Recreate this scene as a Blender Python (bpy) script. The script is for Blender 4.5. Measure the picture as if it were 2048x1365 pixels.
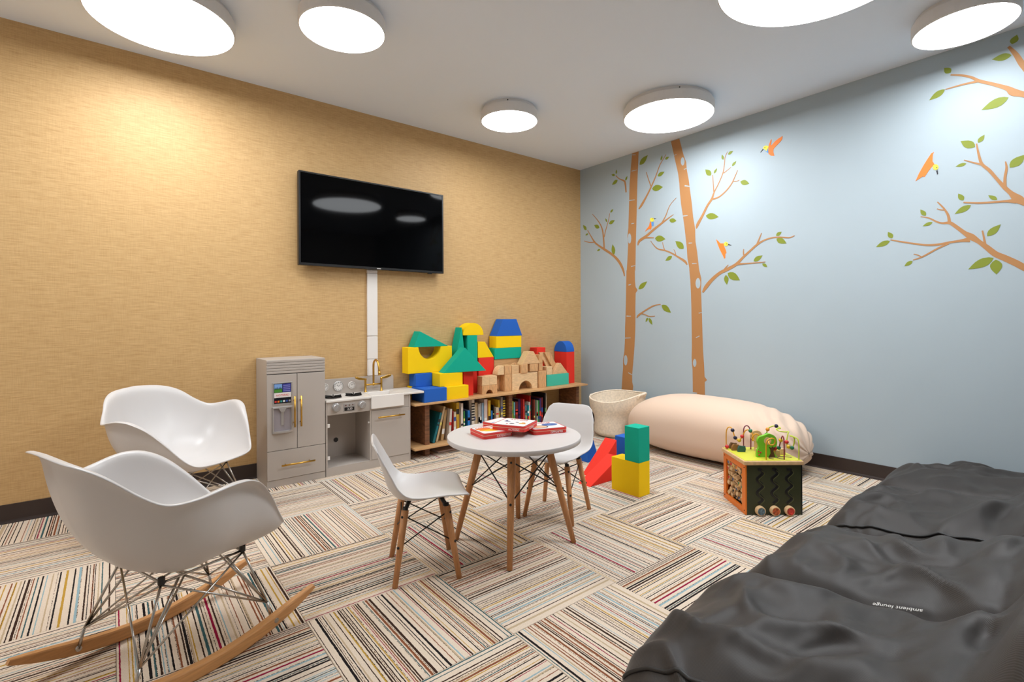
import bpy, bmesh, math, random
from mathutils import Vector, Matrix, noise
for o in list(bpy.data.objects): bpy.data.objects.remove(o)
scn = bpy.context.scene
COL = scn.collection
# ---------------------------------------------------------------- camera
YAW, ROLL = 0.6745, -0.0049
cam = bpy.data.cameras.new('camera'); cam.sensor_width = 36.0; cam.lens = 999.65/2048*36
cam.shift_y = -41.1/2048; cam.clip_start = 0.02
camo = bpy.data.objects.new('camera', cam); COL.objects.link(camo)
s_, c_ = math.sin(YAW), math.cos(YAW)
Fw = Vector((s_, c_, 0)); Rt = Vector((c_, -s_, 0)); Up = Vector((0, 0, 1))
cx = Rt*math.cos(ROLL)+Up*math.sin(ROLL); cy = -Rt*math.sin(ROLL)+Up*math.cos(ROLL)
M = Matrix((cx, cy, -Fw)).transposed().to_4x4(); M.translation = (0, 0, 1.0)
camo.matrix_world = M
scn.camera = camo
# ---------------------------------------------------------------- world, exposure
w = bpy.data.worlds.new('world'); scn.world = w; w.use_nodes = True
w.node_tree.nodes['Background'].inputs[0].default_value = (1, 1, 1, 1)
w.node_tree.nodes['Background'].inputs[1].default_value = 0.0
scn.view_settings.view_transform = 'Standard'; scn.view_settings.look = 'None'
scn.view_settings.gamma = 1.0; scn.view_settings.exposure = 0.0; scn.view_settings.use_curve_mapping = False
LAMP = 23.0      # strength of the ceiling lamps' diffusers
# ---------------------------------------------------------------- helpers
X0, Y0, H, BASE = 3.7178, 3.5294, 2.5236, 0.0926
XL, YF = -2.1, -1.7
rng = random.Random(4)
def lin(c):
    r = []
    for v in c[:3]:
        v /= 255.0
        r.append(v/12.92 if v <= .04045 else ((v+.055)/1.055)**2.4)
    return (*r, 1)
MATS = {}
def mat(name, col, rough=.5, metal=0, spec=.5, var=0, vscale=20, bump=0, bscale=200, stretch=None, sheen=0, coat=0):
    if name in MATS: return MATS[name]
    m = bpy.data.materials.new(name); m.use_nodes = True; nt = m.node_tree; b = nt.nodes['Principled BSDF']
    b.inputs['Base Color'].default_value = lin(col); b.inputs['Roughness'].default_value = rough
    b.inputs['Metallic'].default_value = metal; b.inputs['Specular IOR Level'].default_value = spec
    if sheen: b.inputs['Sheen Weight'].default_value = sheen
    if coat: b.inputs['Coat Weight'].default_value = coat; b.inputs['Coat Roughness'].default_value = .1
    if var or bump:
        tc = nt.nodes.new('ShaderNodeTexCoord'); mp = nt.nodes.new('ShaderNodeMapping')
        nt.links.new(tc.outputs['Object'], mp.inputs[0])
        if stretch: mp.inputs['Scale'].default_value = stretch
    if var:
        n = nt.nodes.new('ShaderNodeTexNoise'); n.inputs['Scale'].default_value = vscale; n.inputs['Detail'].default_value = 6
        nt.links.new(mp.outputs[0], n.inputs['Vector'])
        r = nt.nodes.new('ShaderNodeValToRGB'); e = r.color_ramp.elements
        a = lin([max(0, v*(1-var)) for v in col]); z = lin([min(255, v*(1+var)) for v in col])
        e[0].position = .3; e[0].color = a; e[1].position = .7; e[1].color = z
        nt.links.new(n.outputs['Fac'], r.inputs[0]); nt.links.new(r.outputs[0], b.inputs['Base Color'])
    if bump:
        n2 = nt.nodes.new('ShaderNodeTexNoise'); n2.inputs['Scale'].default_value = bscale; n2.inputs['Detail'].default_value = 3
        nt.links.new(mp.outputs[0], n2.inputs['Vector'])
        bp = nt.nodes.new('ShaderNodeBump'); bp.inputs['Strength'].default_value = bump; bp.inputs['Distance'].default_value = .002
        nt.links.new(n2.outputs['Fac'], bp.inputs['Height']); nt.links.new(bp.outputs[0], b.inputs['Normal'])
    MATS[name] = m; return m
def catmull(pts, n=6):
    P = [Vector(p) for p in pts]; out = []
    for i in range(len(P)-1):
        p0 = P[max(i-1, 0)]; p1 = P[i]; p2 = P[i+1]; p3 = P[min(i+2, len(P)-1)]
        for k in range(n):
            t = k/n
            out.append(.5*((2*p1)+(p2-p0)*t+(2*p0-5*p1+4*p2-p3)*t*t+(3*p1-p0-3*p2+p3)*t**3))
    out.append(P[-1]); return out
class MB:
    def __init__(s): s.bm = bmesh.new(); s.sm = False
    def box(s, x0, x1, y0, y1, z0, z1, bev=0, M=None, seg=2):
        b = bmesh.new()
        m = Matrix.Translation(((x0+x1)/2, (y0+y1)/2, (z0+z1)/2)) @ Matrix.Diagonal((x1-x0, y1-y0, z1-z0, 1))
        bmesh.ops.create_cube(b, size=1, matrix=m)
        return s._add(b, bev, M, seg)
    def _add(s, b, bev=0, M=None, seg=2):
        if bev: bmesh.ops.bevel(b, geom=b.edges[:], offset=bev, segments=seg, affect='EDGES', profile=.5)
        if M is not None: bmesh.ops.transform(b, matrix=M, verts=b.verts)
        bmesh.ops.recalc_face_normals(b, faces=b.faces[:])
        me = bpy.data.meshes.new('t'); b.to_mesh(me); b.free(); s.bm.from_mesh(me); bpy.data.meshes.remove(me)
        return s
    def prism(s, poly, a0, a1, axis='y', bev=0, M=None):
        b = bmesh.new()
        def v(p, a):
            return {'y': (p[0], a, p[1]), 'x': (a, p[0], p[1]), 'z': (p[0], p[1], a)}[axis]
        A = [b.verts.new(v(p, a0)) for p in poly]; B = [b.verts.new(v(p, a1)) for p in poly]
        b.faces.new(A); b.faces.new(B[::-1]); n = len(poly)
        for i in range(n): b.faces.new((A[i], B[i], B[(i+1) % n], A[(i+1) % n]))
        return s._add(b, bev, M)
    def tube(s, pts, r, n=8, cap=True, closed=False):
        P = [Vector(p) for p in pts]; R = r if isinstance(r, (list, tuple)) else [r]*len(P)
        b = s.bm; rings = []; up = None
        for i, p in enumerate(P):
            if closed: t = P[(i+1) % len(P)]-P[i-1]
            else: t = P[min(i+1, len(P)-1)]-P[max(i-1, 0)]
            t.normalize()
            if up is None:
                up = t.cross(Vector((0, 0, 1)))
                if up.length < .05: up = t.cross(Vector((1, 0, 0)))
            up = (up-t*up.dot(t)); up.normalize(); o = t.cross(up)
            rings.append([b.verts.new(p+(up*math.cos(2*math.pi*k/n)+o*math.sin(2*math.pi*k/n))*R[i]) for k in range(n)])
        m = len(rings)
        for i in range(m if closed else m-1):
            A, B = rings[i], rings[(i+1) % m]
            for k in range(n):
                f = b.faces.new((A[k], A[(k+1) % n], B[(k+1) % n], B[k])); f.smooth = True
        if cap and not closed: b.faces.new(rings[0][::-1]); b.faces.new(rings[-1])
        return s
    def lathe(s, prof, n=32, loc=(0, 0, 0), M=None):
        b = s.bm; rings = []
        for r, z in prof:
            r = max(r, 1e-4)
            vs = []
            for k in range(n):
                p = Vector((r*math.cos(2*math.pi*k/n), r*math.sin(2*math.pi*k/n), z))
                if M is not None: p = M @ p
                vs.append(b.verts.new(p+Vector(loc)))
            rings.append(vs)
        for A, B in zip(rings, rings[1:]):
            for k in range(n):
                f = b.faces.new((A[k], A[(k+1) % n], B[(k+1) % n], B[k])); f.smooth = s.sm
        b.faces.new(rings[0][::-1]); b.faces.new(rings[-1]); return s
    def ball(s, c, r, sc=(1, 1, 1), seg=12):
        b = bmesh.new(); bmesh.ops.create_uvsphere(b, u_segments=seg, v_segments=max(6, seg*2//3), radius=r)
        bmesh.ops.transform(b, matrix=Matrix.Translation(c) @ Matrix.Diagonal((*sc, 1)), verts=b.verts)
        for f in b.faces: f.smooth = True
        return s._add(b)
    def grid(s, P, close_u=False, smooth=True):
        b = s.bm; V = [[b.verts.new(p) for p in row] for row in P]
        for i in range(len(V)-1):
            m = len(V[0])
            for j in range(m if close_u else m-1):
                f = b.faces.new((V[i][j], V[i][(j+1) % m], V[i+1][(j+1) % m], V[i+1][j])); f.smooth = smooth
        return V
    def build(s, name, m, parent=None, off=None, smooth=None, norm=False):
        if off is not None: bmesh.ops.translate(s.bm, verts=s.bm.verts, vec=-Vector(off))
        if norm: bmesh.ops.recalc_face_normals(s.bm, faces=s.bm.faces[:])
        if smooth is not None:
            for f in s.bm.faces: f.smooth = smooth
        me = bpy.data.meshes.new(name); s.bm.to_mesh(me); s.bm.free()
        if m: me.materials.append(m)
        o = bpy.data.objects.new(name, me); COL.objects.link(o)
        if parent: o.parent = parent
        return o
def tag(o, label=None, cat=None, group=None, kind=None):
    if label: o['label'] = label
    if cat: o['category'] = cat
    if group: o['group'] = group
    if kind: o['kind'] = kind
    return o
def thing(name, label, cat, loc=(0, 0, 0), rz=0, group=None):
    o = bpy.data.objects.new(name, None); COL.objects.link(o); o.location = loc; o.rotation_euler = (0, 0, rz)
    o.empty_display_size = .1
    return tag(o, label, cat, group)
def copy_tree(o, parent=None):
    c = o.copy(); COL.objects.link(c); c.parent = parent
    for ch in list(o.children): copy_tree(ch, c)
    return c
def struct(name, mb, m, parent=None):
    o = mb.build(name, m, parent)
    if parent is None: o['kind'] = 'structure'
    return o
def text_mesh(name, txt, size, m, parent, loc, xdir, ydir, ext=.0004, align='CENTER'):
    cu = bpy.data.curves.new(name, 'FONT'); cu.body = txt; cu.size = size; cu.extrude = ext; cu.align_x = align; cu.align_y = 'CENTER'
    cu.resolution_u = 3
    t = bpy.data.objects.new(name, cu); COL.objects.link(t)
    bpy.context.view_layer.update()
    me = bpy.data.meshes.new_from_object(t.evaluated_get(bpy.context.evaluated_depsgraph_get()))
    bpy.data.objects.remove(t); bpy.data.curves.remove(cu)
    xd = Vector(xdir).normalized(); yd = Vector(ydir).normalized(); zd = xd.cross(yd)
    Mx = Matrix((xd, yd, zd)).transposed().to_4x4(); Mx.translation = Vector(loc)
    me.transform(Mx); me.materials.clear(); me.materials.append(m); me.name = name
    o = bpy.data.objects.new(name, me); COL.objects.link(o); o.parent = parent
    return o
def Rz(a): return Matrix.Rotation(a, 4, 'Z')
def Tr(x, y, z): return Matrix.Translation((x, y, z))
# ---------------------------------------------------------------- materials
white_pl = mat('white_plastic', (212, 208, 206), .32, spec=.45)
def wood(name, col, var=.1, stretch=(3, 40, 40), rough=.45):
    return mat(name, col, rough, var=var, vscale=3, bump=.08, bscale=12, stretch=stretch)
beech = wood('beech_dowel', (196, 138, 88), .07, (60, 60, 5))
beech_rk = wood('beech_rocker', (205, 148, 92), .06, (5, 60, 60))
ply = wood('plywood', (205, 160, 110), .07, (3, 30, 30))
pine = wood('pine_block', (222, 180, 132), .07, (8, 40, 90), .55)
PINES = [pine, wood('pine_block_warm', (212, 164, 114), .11, (70, 40, 9), .55), wood('pine_block_pale', (230, 194, 148), .08, (10, 30, 110), .55)]
butcher = wood('butcher_block', (118, 78, 52), .22, (4, 10, 28), .5)
chrome = mat('chrome_wire', (190, 185, 178), .25, 1)
blackm = mat('black_steel', (25, 25, 25), .45)
gold = mat('brushed_gold', (205, 160, 75), .3, 1)
silver = mat('silver_plastic', (185, 182, 180), .35, .6)
grey = mat('grey_laminate', (182, 172, 163), .45)
greydk = mat('gap_shade', (60, 57, 55), .7)  # dark tone that paints shade into the gaps around toy doors
whiteg = mat('white_gloss', (236, 230, 224), .25)
blackp = mat('black_plastic', (18, 18, 18), .35)
foam = {k: mat('foam_'+k, c, .75, spec=.25, bump=.05, bscale=300) for k, c in dict(yellow=(252, 208, 10), green=(10, 170, 142), blue=(38, 98, 190), red=(230, 54, 40), teal=(72, 190, 165)).items()}
# wall paper
def grasscloth():
    m = mat('grasscloth', (190, 150, 92), .55); nt = m.node_tree; b = nt.nodes['Principled BSDF']
    b.inputs['Specular IOR Level'].default_value = .35
    tc = nt.nodes.new('ShaderNodeTexCoord')
    def nz(sc, s):
        mp = nt.nodes.new('ShaderNodeMapping'); mp.inputs['Scale'].default_value = sc
        nt.links.new(tc.outputs['Object'], mp.inputs[0])
        n = nt.nodes.new('ShaderNodeTexNoise'); n.inputs['Scale'].default_value = s; n.inputs['Detail'].default_value = 5
        nt.links.new(mp.outputs[0], n.inputs['Vector']); return n
    a = nz((9, 9, 160), 1.6); bb = nz((160, 160, 10), 1.5)
    mx = nt.nodes.new('ShaderNodeMix'); mx.data_type = 'FLOAT'; mx.inputs[0].default_value = .3
    nt.links.new(a.outputs['Fac'], mx.inputs[2]); nt.links.new(bb.outputs['Fac'], mx.inputs[3])
    r = nt.nodes.new('ShaderNodeValToRGB'); e = r.color_ramp.elements
    e[0].position = .32; e[0].color = lin((186, 148, 96)); e[1].position = .68; e[1].color = lin((214, 178, 126))
    nt.links.new(mx.outputs[0], r.inputs[0]); nt.links.new(r.outputs[0], b.inputs['Base Color'])
    bp = nt.nodes.new('ShaderNodeBump'); bp.inputs['Strength'].default_value = .25; bp.inputs['Distance'].default_value = .002
    nt.links.new(mx.outputs[0], bp.inputs['Height']); nt.links.new(bp.outputs[0], b.inputs['Normal'])
    return m
tanwall = grasscloth()
bluewall = mat('blue_paint', (172, 186, 194), .6, var=.008, vscale=2, bump=.04, bscale=250)
ceilm = mat('ceiling_paint', (236, 244, 255), .9, bump=.03, bscale=200)
farwall = mat('warm_paint', (236, 232, 228), .8, bump=.03, bscale=200)
basem = mat('vinyl_base', (52, 40, 36), .45, var=.05, vscale=6)
# carpet
PAL = [((62, 42, 34), 6), ((34, 29, 30), 5), ((62, 96, 100), 3), ((150, 178, 186), 3), ((150, 26, 62), 1.6), ((192, 150, 62), 2.2), ((138, 82, 54), 3), ((196, 172, 140), 3)]
def carpet(seed):
    m = bpy.data.materials.new('carpet_stripes'); m.use_nodes = True; nt = m.node_tree; b = nt.nodes['Principled BSDF']
    b.inputs['Roughness'].default_value = .95; b.inputs['Specular IOR Level'].default_value = .08
    R = random.Random(seed); stops = []; p = .012; cream = (228, 210, 190)
    while p < .985:
        col = R.choices([c for c, _ in PAL], [q for _, q in PAL])[0]
        wd = R.choice([.005, .006, .007, .008, .010, .015]) * (1 if col != (196, 172, 140) else 1.7)
        stops += [(p, col), (p+wd, cream)]
        p += wd + R.choice([.006, .008, .012, .016, .02, .028, .036])
    uv = nt.nodes.new('ShaderNodeUVMap'); sp = nt.nodes.new('ShaderNodeSeparateXYZ')
    nt.links.new(uv.outputs[0], sp.inputs[0])
    mp = nt.nodes.new('ShaderNodeMapping'); mp.inputs['Scale'].default_value = (60, 30, 1); mp.inputs['Location'].default_value = (seed*3.1, 0, seed)
    nt.links.new(uv.outputs[0], mp.inputs[0])
    nz = nt.nodes.new('ShaderNodeTexNoise'); nz.inputs['Scale'].default_value = 1.6; nz.inputs['Detail'].default_value = 3
    nt.links.new(mp.outputs[0], nz.inputs['Vector'])
    def mth(op, a, bb):
        n = nt.nodes.new('ShaderNodeMath'); n.operation = op
        for i, q in enumerate((a, bb)):
            if isinstance(q, (int, float)): n.inputs[i].default_value = q
            elif q is not None: nt.links.new(q, n.inputs[i])
        return n.outputs[0]
    c = mth('ADD', sp.outputs[0], mth('MULTIPLY', mth('SUBTRACT', nz.outputs['Fac'], .5), .007))
    last = None
    for k in range(4):
        a0, a1 = k/4, (k+1)/4
        st = [(max(0, (q-a0)*4), cl) for q, cl in stops if a0 <= q < a1]
        prev = [cl for q, cl in stops if q < a0]; st = [(0, prev[-1] if prev else cream)]+st; st = st[:32]
        r = nt.nodes.new('ShaderNodeValToRGB'); r.color_ramp.interpolation = 'CONSTANT'; el = r.color_ramp.elements
        el[0].position = 0; el[0].color = lin(st[0][1]); el.remove(el[1])
        for q, cl in st[1:]:
            e = el.new(min(q, 1)); e.color = lin(cl)
        f = mth('MULTIPLY', mth('SUBTRACT', c, a0), 4.0); nt.links.new(f, r.inputs[0])
        if last is None: last = r.outputs[0]
        else:
            mx = nt.nodes.new('ShaderNodeMix'); mx.data_type = 'RGBA'
            nt.links.new(mth('GREATER_THAN', c, a0), mx.inputs[0]); nt.links.new(last, mx.inputs[6]); nt.links.new(r.outputs[0], mx.inputs[7]); last = mx.outputs[2]
    # thin broken lines of dark yarn
    st = []; q = .02
    while q < .97 and len(st) < 28:
        cl = R.choice([(70, 52, 44), (90, 66, 52), (60, 60, 62), (120, 96, 74)]); st += [(q, cl), (q+.0028, None)]; q += R.uniform(.03, .1)
    r3 = nt.nodes.new('ShaderNodeValToRGB'); r3.color_ramp.interpolation = 'CONSTANT'; el = r3.color_ramp.elements
    el[0].position = 0; el[0].color = (1, 1, 1, 1); el.remove(el[1])
    for q, cl in st:
        e = el.new(q); e.color = (1, 1, 1, 1) if cl is None else lin(cl)
    nt.links.new(c, r3.inputs[0])
    mp3 = nt.nodes.new('ShaderNodeMapping'); mp3.inputs['Scale'].default_value = (40, 90, 1); nt.links.new(uv.outputs[0], mp3.inputs[0])
    n3 = nt.nodes.new('ShaderNodeTexNoise'); n3.inputs['Scale'].default_value = 1; n3.inputs['Detail'].default_value = 1; nt.links.new(mp3.outputs[0], n3.inputs['Vector'])
    mk = nt.nodes.new('ShaderNodeMix'); mk.data_type = 'RGBA'; mk.blend_type = 'MULTIPLY'
    nt.links.new(mth('GREATER_THAN', n3.outputs['Fac'], .47), mk.inputs[0]); nt.links.new(last, mk.inputs[6]); nt.links.new(r3.outputs[0], mk.inputs[7]); last = mk.outputs[2]
    # loop pile speckle
    mp2 = nt.nodes.new('ShaderNodeMapping'); mp2.inputs['Scale'].default_value = (120, 200, 1); nt.links.new(uv.outputs[0], mp2.inputs[0])
    n2 = nt.nodes.new('ShaderNodeTexNoise'); n2.inputs['Scale'].default_value = 1.2; n2.inputs['Detail'].default_value = 4; nt.links.new(mp2.outputs[0], n2.inputs['Vector'])
    r2 = nt.nodes.new('ShaderNodeValToRGB'); e = r2.color_ramp.elements; e[0].position = .3; e[0].color = (.78, .77, .76, 1); e[1].position = .6; e[1].color = (1, 1, 1, 1)
    nt.links.new(n2.outputs['Fac'], r2.inputs[0])
    mu = nt.nodes.new('ShaderNodeMix'); mu.data_type = 'RGBA'; mu.blend_type = 'MULTIPLY'; mu.inputs[0].default_value = 1
    nt.links.new(last, mu.inputs[6]); nt.links.new(r2.outputs[0], mu.inputs[7]); nt.links.new(mu.outputs[2], b.inputs['Base Color'])
    bp = nt.nodes.new('ShaderNodeBump'); bp.inputs['Strength'].default_value = .5; bp.inputs['Distance'].default_value = .003
    nt.links.new(n2.outputs['Fac'], bp.inputs['Height']); nt.links.new(bp.outputs[0], b.inputs['Normal'])
    return m
CARP = [carpet(k*7+3) for k in range(8)]
# ---------------------------------------------------------------- room shell
fl = struct('floor', MB().box(XL, X0, YF, Y0, -.06, -.008), mat('subfloor', (90, 84, 78), .9))
PX, PY = .495, .4845
def tile(i, j):
    x0, x1 = .5+PX*i, .5+PX*(i+1); y0, y1 = 1.245+PY*j, 1.245+PY*(j+1)
    a0, a1, b0, b1 = max(x0, XL+.002), min(x1, X0-.002), max(y0, YF+.002), min(y1, Y0-.002)
    if a1-a0 < .02 or b1-b0 < .02: return
    g = .0006
    mb = MB().box(a0+g, a1-g, b0+g, b1-g, -.008, 0, .0012, seg=1)
    R = random.Random(i*31+j*17+5); m = CARP[(i*5+j*3+R.randrange(8)) % 8]; fx, fy = R.random() < .5, R.random() < .5
    along_y = (i+j) % 2 == 0
    uvl = mb.bm.loops.layers.uv.new('UVMap')
    for f in mb.bm.faces:
        for l in f.loops:
            u = (l.vert.co.x-x0)/PX; v = (l.vert.co.y-y0)/PY
            if fx: u = 1-u
            if fy: v = 1-v
            l[uvl].uv = (u, v) if along_y else (v, u)
    mb.build('carpet_tile', m, fl)
for i in range(-6, 8):
    for j in range(-7, 6): tile(i, j)
struct('ceiling', MB().box(XL, X0, YF, Y0, H, H+.08), ceilm)
struct('wall_back', MB().box(XL-.1, X0+.1, Y0, Y0+.1, -.06, H+.08), tanwall)
struct('wall_right', MB().box(X0, X0+.1, YF-.1, Y0, -.06, H+.08), bluewall)
struct('wall_left', MB().box(XL-.1, XL, YF-.1, Y0, -.06, H+.08), farwall)
struct('wall_front', MB().box(XL, X0, YF-.1, YF, -.06, H+.08), farwall)
def cove(d): return [(0, 0), (-d*3.2, 0), (-d*3.2, .003), (-d*1.4, .007), (-d, .014), (-d, BASE-.001), (-d*.6, BASE), (0, BASE)]
bb = MB(); bb.prism([(Y0+p, z) for p, z in cove(.006)], XL, X0, 'x'); struct('baseboard_back', bb, basem)
bb = MB(); bb.prism([(X0+p, z) for p, z in cove(.006)], YF, Y0-.02, 'y'); struct('baseboard_right', bb, basem)
# ---------------------------------------------------------------- ceiling lamps
lampw = mat('lamp_white', (225, 222, 220), .5)
def emis(name, col, st):
    m = bpy.data.materials.new(name); m.use_nodes = True; nt = m.node_tree; nt.nodes.clear()
    e = nt.nodes.new('ShaderNodeEmission'); e.inputs[0].default_value = col; e.inputs[1].default_value = st
    o = nt.nodes.new('ShaderNodeOutputMaterial'); nt.links.new(e.outputs[0], o.inputs[0]); return m
diff = emis('lamp_diffuser', (.935, .97, 1, 1), LAMP)
LAMPS = [((.195, 2.91), .304, 'large white drum ceiling lamp beside the tan wall'),
 ((.896, 2.449), .205, 'small white drum ceiling lamp in front of the television'),
 ((2.244, 2.825), .205, 'small white drum ceiling lamp above the toy block shelf'),
 ((3.077, 2.068), .308, 'large white drum ceiling lamp above the beige bean bag'),
 ((2.282, .80), .406, 'extra large white drum ceiling lamp above the black loungers'),
 ((3.29, .53), .205, 'small white drum ceiling lamp beside the blue wall'),
 ((-1.2, 2.3), .305, 'added unseen drum ceiling lamp at the far end of the tan wall')]  # last entry is an unseen lamp added for fill light
for (x, y), r, lab in LAMPS:
    t = thing('ceiling_lamp', lab, 'lamp', (x, y, H), 0, 'round ceiling lamps')
    MB().lathe([(r-.016, 0), (r-.016, -.022), (r-.02, -.022)], 64).build('mounting_plate', lampw, t)
    m = MB(); m.sm = False
    m.lathe([(r-.03, -.022), (r-.004, -.022), (r, -.028), (r, -.086), (r-.003, -.09), (r-.006, -.09), (r-.006, -.084), (r-.03, -.084)], 64)
    m.build('rim', lampw, t)
    MB().lathe([(r-.0065, -.086), (r-.0065, -.0885), (r-.02, -.0885)], 64).build('diffuser', diff, t)
    mm = MB().box(r-.0175, r-.0155, -.004, .004, -.016, -.008, M=Rz(-2.3)); mm.build('latch_screw', blackm, t)
# traced data: mural outlines on the blue wall as (y, z[, width]) in metres; books as (x0, x1, height, y, colour)
TRUNK1 = ([(2.878,2.522),(2.889,2.433),(2.899,2.342),(2.909,2.25),(2.912,2.17),(2.914,2.091),(2.92,1.95),(2.925,1.847),(2.936,1.773),(2.928,1.696),(2.936,1.574),(2.945,1.452),(2.949,1.464),(2.953,1.332),(2.956,1.2),(2.961,1.067),(2.968,0.935),(2.971,0.802),(2.978,0.705),(2.995,0.624),(2.993,0.562),(3.002,0.472),(3.011,0.356),(3.02,0.186)],[(2.806,2.522),(2.813,2.396),(2.821,2.259),(2.826,2.12),(2.83,1.982),(2.836,1.843),(2.842,1.704),(2.846,1.519),(2.85,1.444),(2.854,1.456),(2.853,1.352),(2.847,1.3),(2.825,1.27),(2.846,1.243),(2.851,1.109),(2.85,1.022),(2.853,0.901),(2.862,0.762),(2.876,0.622),(2.89,0.499),(2.89,0.43),(2.879,0.391),(2.883,0.365),(2.892,0.203)])
TRUNK2 = ([(2.472,2.518),(2.451,2.43),(2.428,2.329),(2.404,2.229),(2.393,2.143),(2.388,2.069),(2.377,1.962),(2.363,1.877),(2.348,1.781),(2.337,1.686),(2.326,1.592),(2.321,1.509),(2.304,1.425),(2.304,1.411),(2.296,1.332),(2.29,1.214),(2.287,1.096),(2.285,0.94),(2.284,0.783),(2.287,0.689),(2.284,0.635),(2.279,0.588),(2.278,0.471),(2.278,0.362),(2.278,0.252)],[(2.391,2.518),(2.374,2.451),(2.353,2.373),(2.328,2.304),(2.323,2.241),(2.306,2.155),(2.295,2.07),(2.279,1.954),(2.268,1.84),(2.249,1.735),(2.249,1.685),(2.247,1.634),(2.233,1.551),(2.22,1.438),(2.216,1.404),(2.198,1.333),(2.198,1.294),(2.201,1.248),(2.197,1.133),(2.193,1.017),(2.19,0.902),(2.185,0.749),(2.177,0.634),(2.173,0.539),(2.151,0.515),(2.172,0.497),(2.17,0.374),(2.169,0.267)])
MARK1 = [[(2.875,2.509,0.0086),(2.838,2.499,0.0051)],[(2.885,2.362,0.0065),(2.826,2.359,0.004)],[(2.916,2.099,0.0087),(2.851,2.093,0.0052)],[(2.89,1.881,0.0086),(2.859,1.881,0.0052)],[(2.895,1.49,0.0086),(2.849,1.494,0.0051)],[(2.925,1.321,0.0111),(2.898,1.327,0.0066)],[(2.95,1.035,0.0101),(2.9,1.034,0.006)],[(2.972,0.831,0.0081),(2.904,0.835,0.0048)],[(2.933,0.513,0.0081),(2.89,0.495,0.0048)]]
MARK2 = [[(2.443,2.391,0.0048),(2.419,2.393,0.004)],[(2.349,2.249,0.006),(2.319,2.255,0.004)],[(2.343,2.113,0.0107),(2.295,2.096,0.0064)],[(2.36,1.863,0.0084),(2.317,1.861,0.005)],[(2.309,1.631,0.0095),(2.277,1.629,0.0056)],[(2.278,1.459,0.0071),(2.237,1.457,0.0042)],[(2.221,1.052,0.0071),(2.191,1.056,0.0042)],[(2.247,0.853,0.008),(2.215,0.867,0.0048)],[(2.277,0.397,0.0126),(2.239,0.4,0.0075)]]
KNOT1 = [[(2.892,1.746),(2.894,1.729),(2.898,1.714),(2.904,1.705),(2.912,1.702),(2.92,1.706),(2.926,1.717),(2.93,1.733),(2.932,1.752),(2.93,1.77),(2.926,1.784),(2.919,1.794),(2.912,1.796),(2.904,1.791),(2.898,1.78),(2.893,1.765)],[(2.942,0.627),(2.944,0.609),(2.949,0.593),(2.955,0.582),(2.963,0.578),(2.971,0.581),(2.978,0.591),(2.983,0.606),(2.984,0.625),(2.982,0.643),(2.978,0.659),(2.971,0.67),(2.963,0.674),(2.955,0.67),(2.948,0.66),(2.944,0.645)]]
KNOT2 = [[(2.343,2.315),(2.345,2.302),(2.348,2.292),(2.354,2.286),(2.361,2.285),(2.367,2.289),(2.373,2.298),(2.377,2.31),(2.378,2.324),(2.377,2.337),(2.373,2.347),(2.367,2.353),(2.36,2.354),(2.354,2.349),(2.348,2.34),(2.344,2.328)],[(2.206,1.294),(2.207,1.278),(2.212,1.264),(2.219,1.255),(2.227,1.253),(2.235,1.256),(2.242,1.266),(2.246,1.28),(2.248,1.296),(2.246,1.313),(2.241,1.326),(2.234,1.335),(2.226,1.338),(2.218,1.334),(2.212,1.324),(2.207,1.31)],[(2.244,0.647),(2.245,0.634),(2.249,0.623),(2.254,0.616),(2.26,0.613),(2.265,0.615),(2.27,0.622),(2.274,0.632),(2.275,0.645),(2.274,0.657),(2.27,0.668),(2.265,0.676),(2.259,0.678),(2.253,0.676),(2.248,0.669),(2.245,0.659)]]
BR1 = [[(2.949,2.181,0.0153),(2.958,2.261,0.0175),(2.972,2.292,0.0153),(3.03,2.326,0.0088),(3.069,2.364,0.0089)],[(2.972,1.406,0.011),(2.987,1.465,0.022),(3.034,1.546,0.0266),(3.108,1.616,0.0224),(3.209,1.681,0.0228),(3.287,1.73,0.0161),(3.34,1.772,0.0163),(3.393,1.845,0.0094),(3.431,1.899,0.0083)],[(3.34,1.769,0.0093),(3.407,1.775,0.0082),(3.477,1.799,0.0071)],[(3.215,1.687,0.016),(3.221,1.772,0.016),(3.236,1.873,0.0137),(3.266,1.937,0.0103),(3.318,2.001,0.007),(3.365,2.049,0.0058)],[(3.216,1.801,0.0114),(3.195,1.867,0.0091),(3.162,1.951,0.0068),(3.145,2.019,0.0056)],[(2.807,2.001,0.0106),(2.776,2.032,0.0233),(2.72,2.104,0.0168),(2.674,2.172,0.0146),(2.623,2.26,0.0103),(2.58,2.348,0.0082),(2.52,2.419,0.0051)],[(2.676,2.181,0.0094),(2.703,2.251,0.0073),(2.724,2.315,0.0063)],[(2.82,1.674,0.0107),(2.8,1.713,0.0255),(2.722,1.749,0.0231),(2.636,1.8,0.0207),(2.562,1.838,0.0163),(2.501,1.868,0.0101),(2.451,1.892,0.004)],[(2.567,1.837,0.0122),(2.526,1.894,0.0091),(2.485,1.975,0.006),(2.422,2.028,0.004)],[(2.777,1.729,0.0106),(2.722,1.731,0.0126),(2.647,1.721,0.0072)],[(2.834,1.018,0.0099),(2.818,1.039,0.0178),(2.761,1.073,0.0137),(2.679,1.114,0.0116),(2.63,1.129,0.0096),(2.581,1.134,0.0067)],[(2.792,1.058,0.0079),(2.745,1.047,0.0078),(2.7,1.031,0.0078),(2.64,1.033,0.0058)]]
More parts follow.
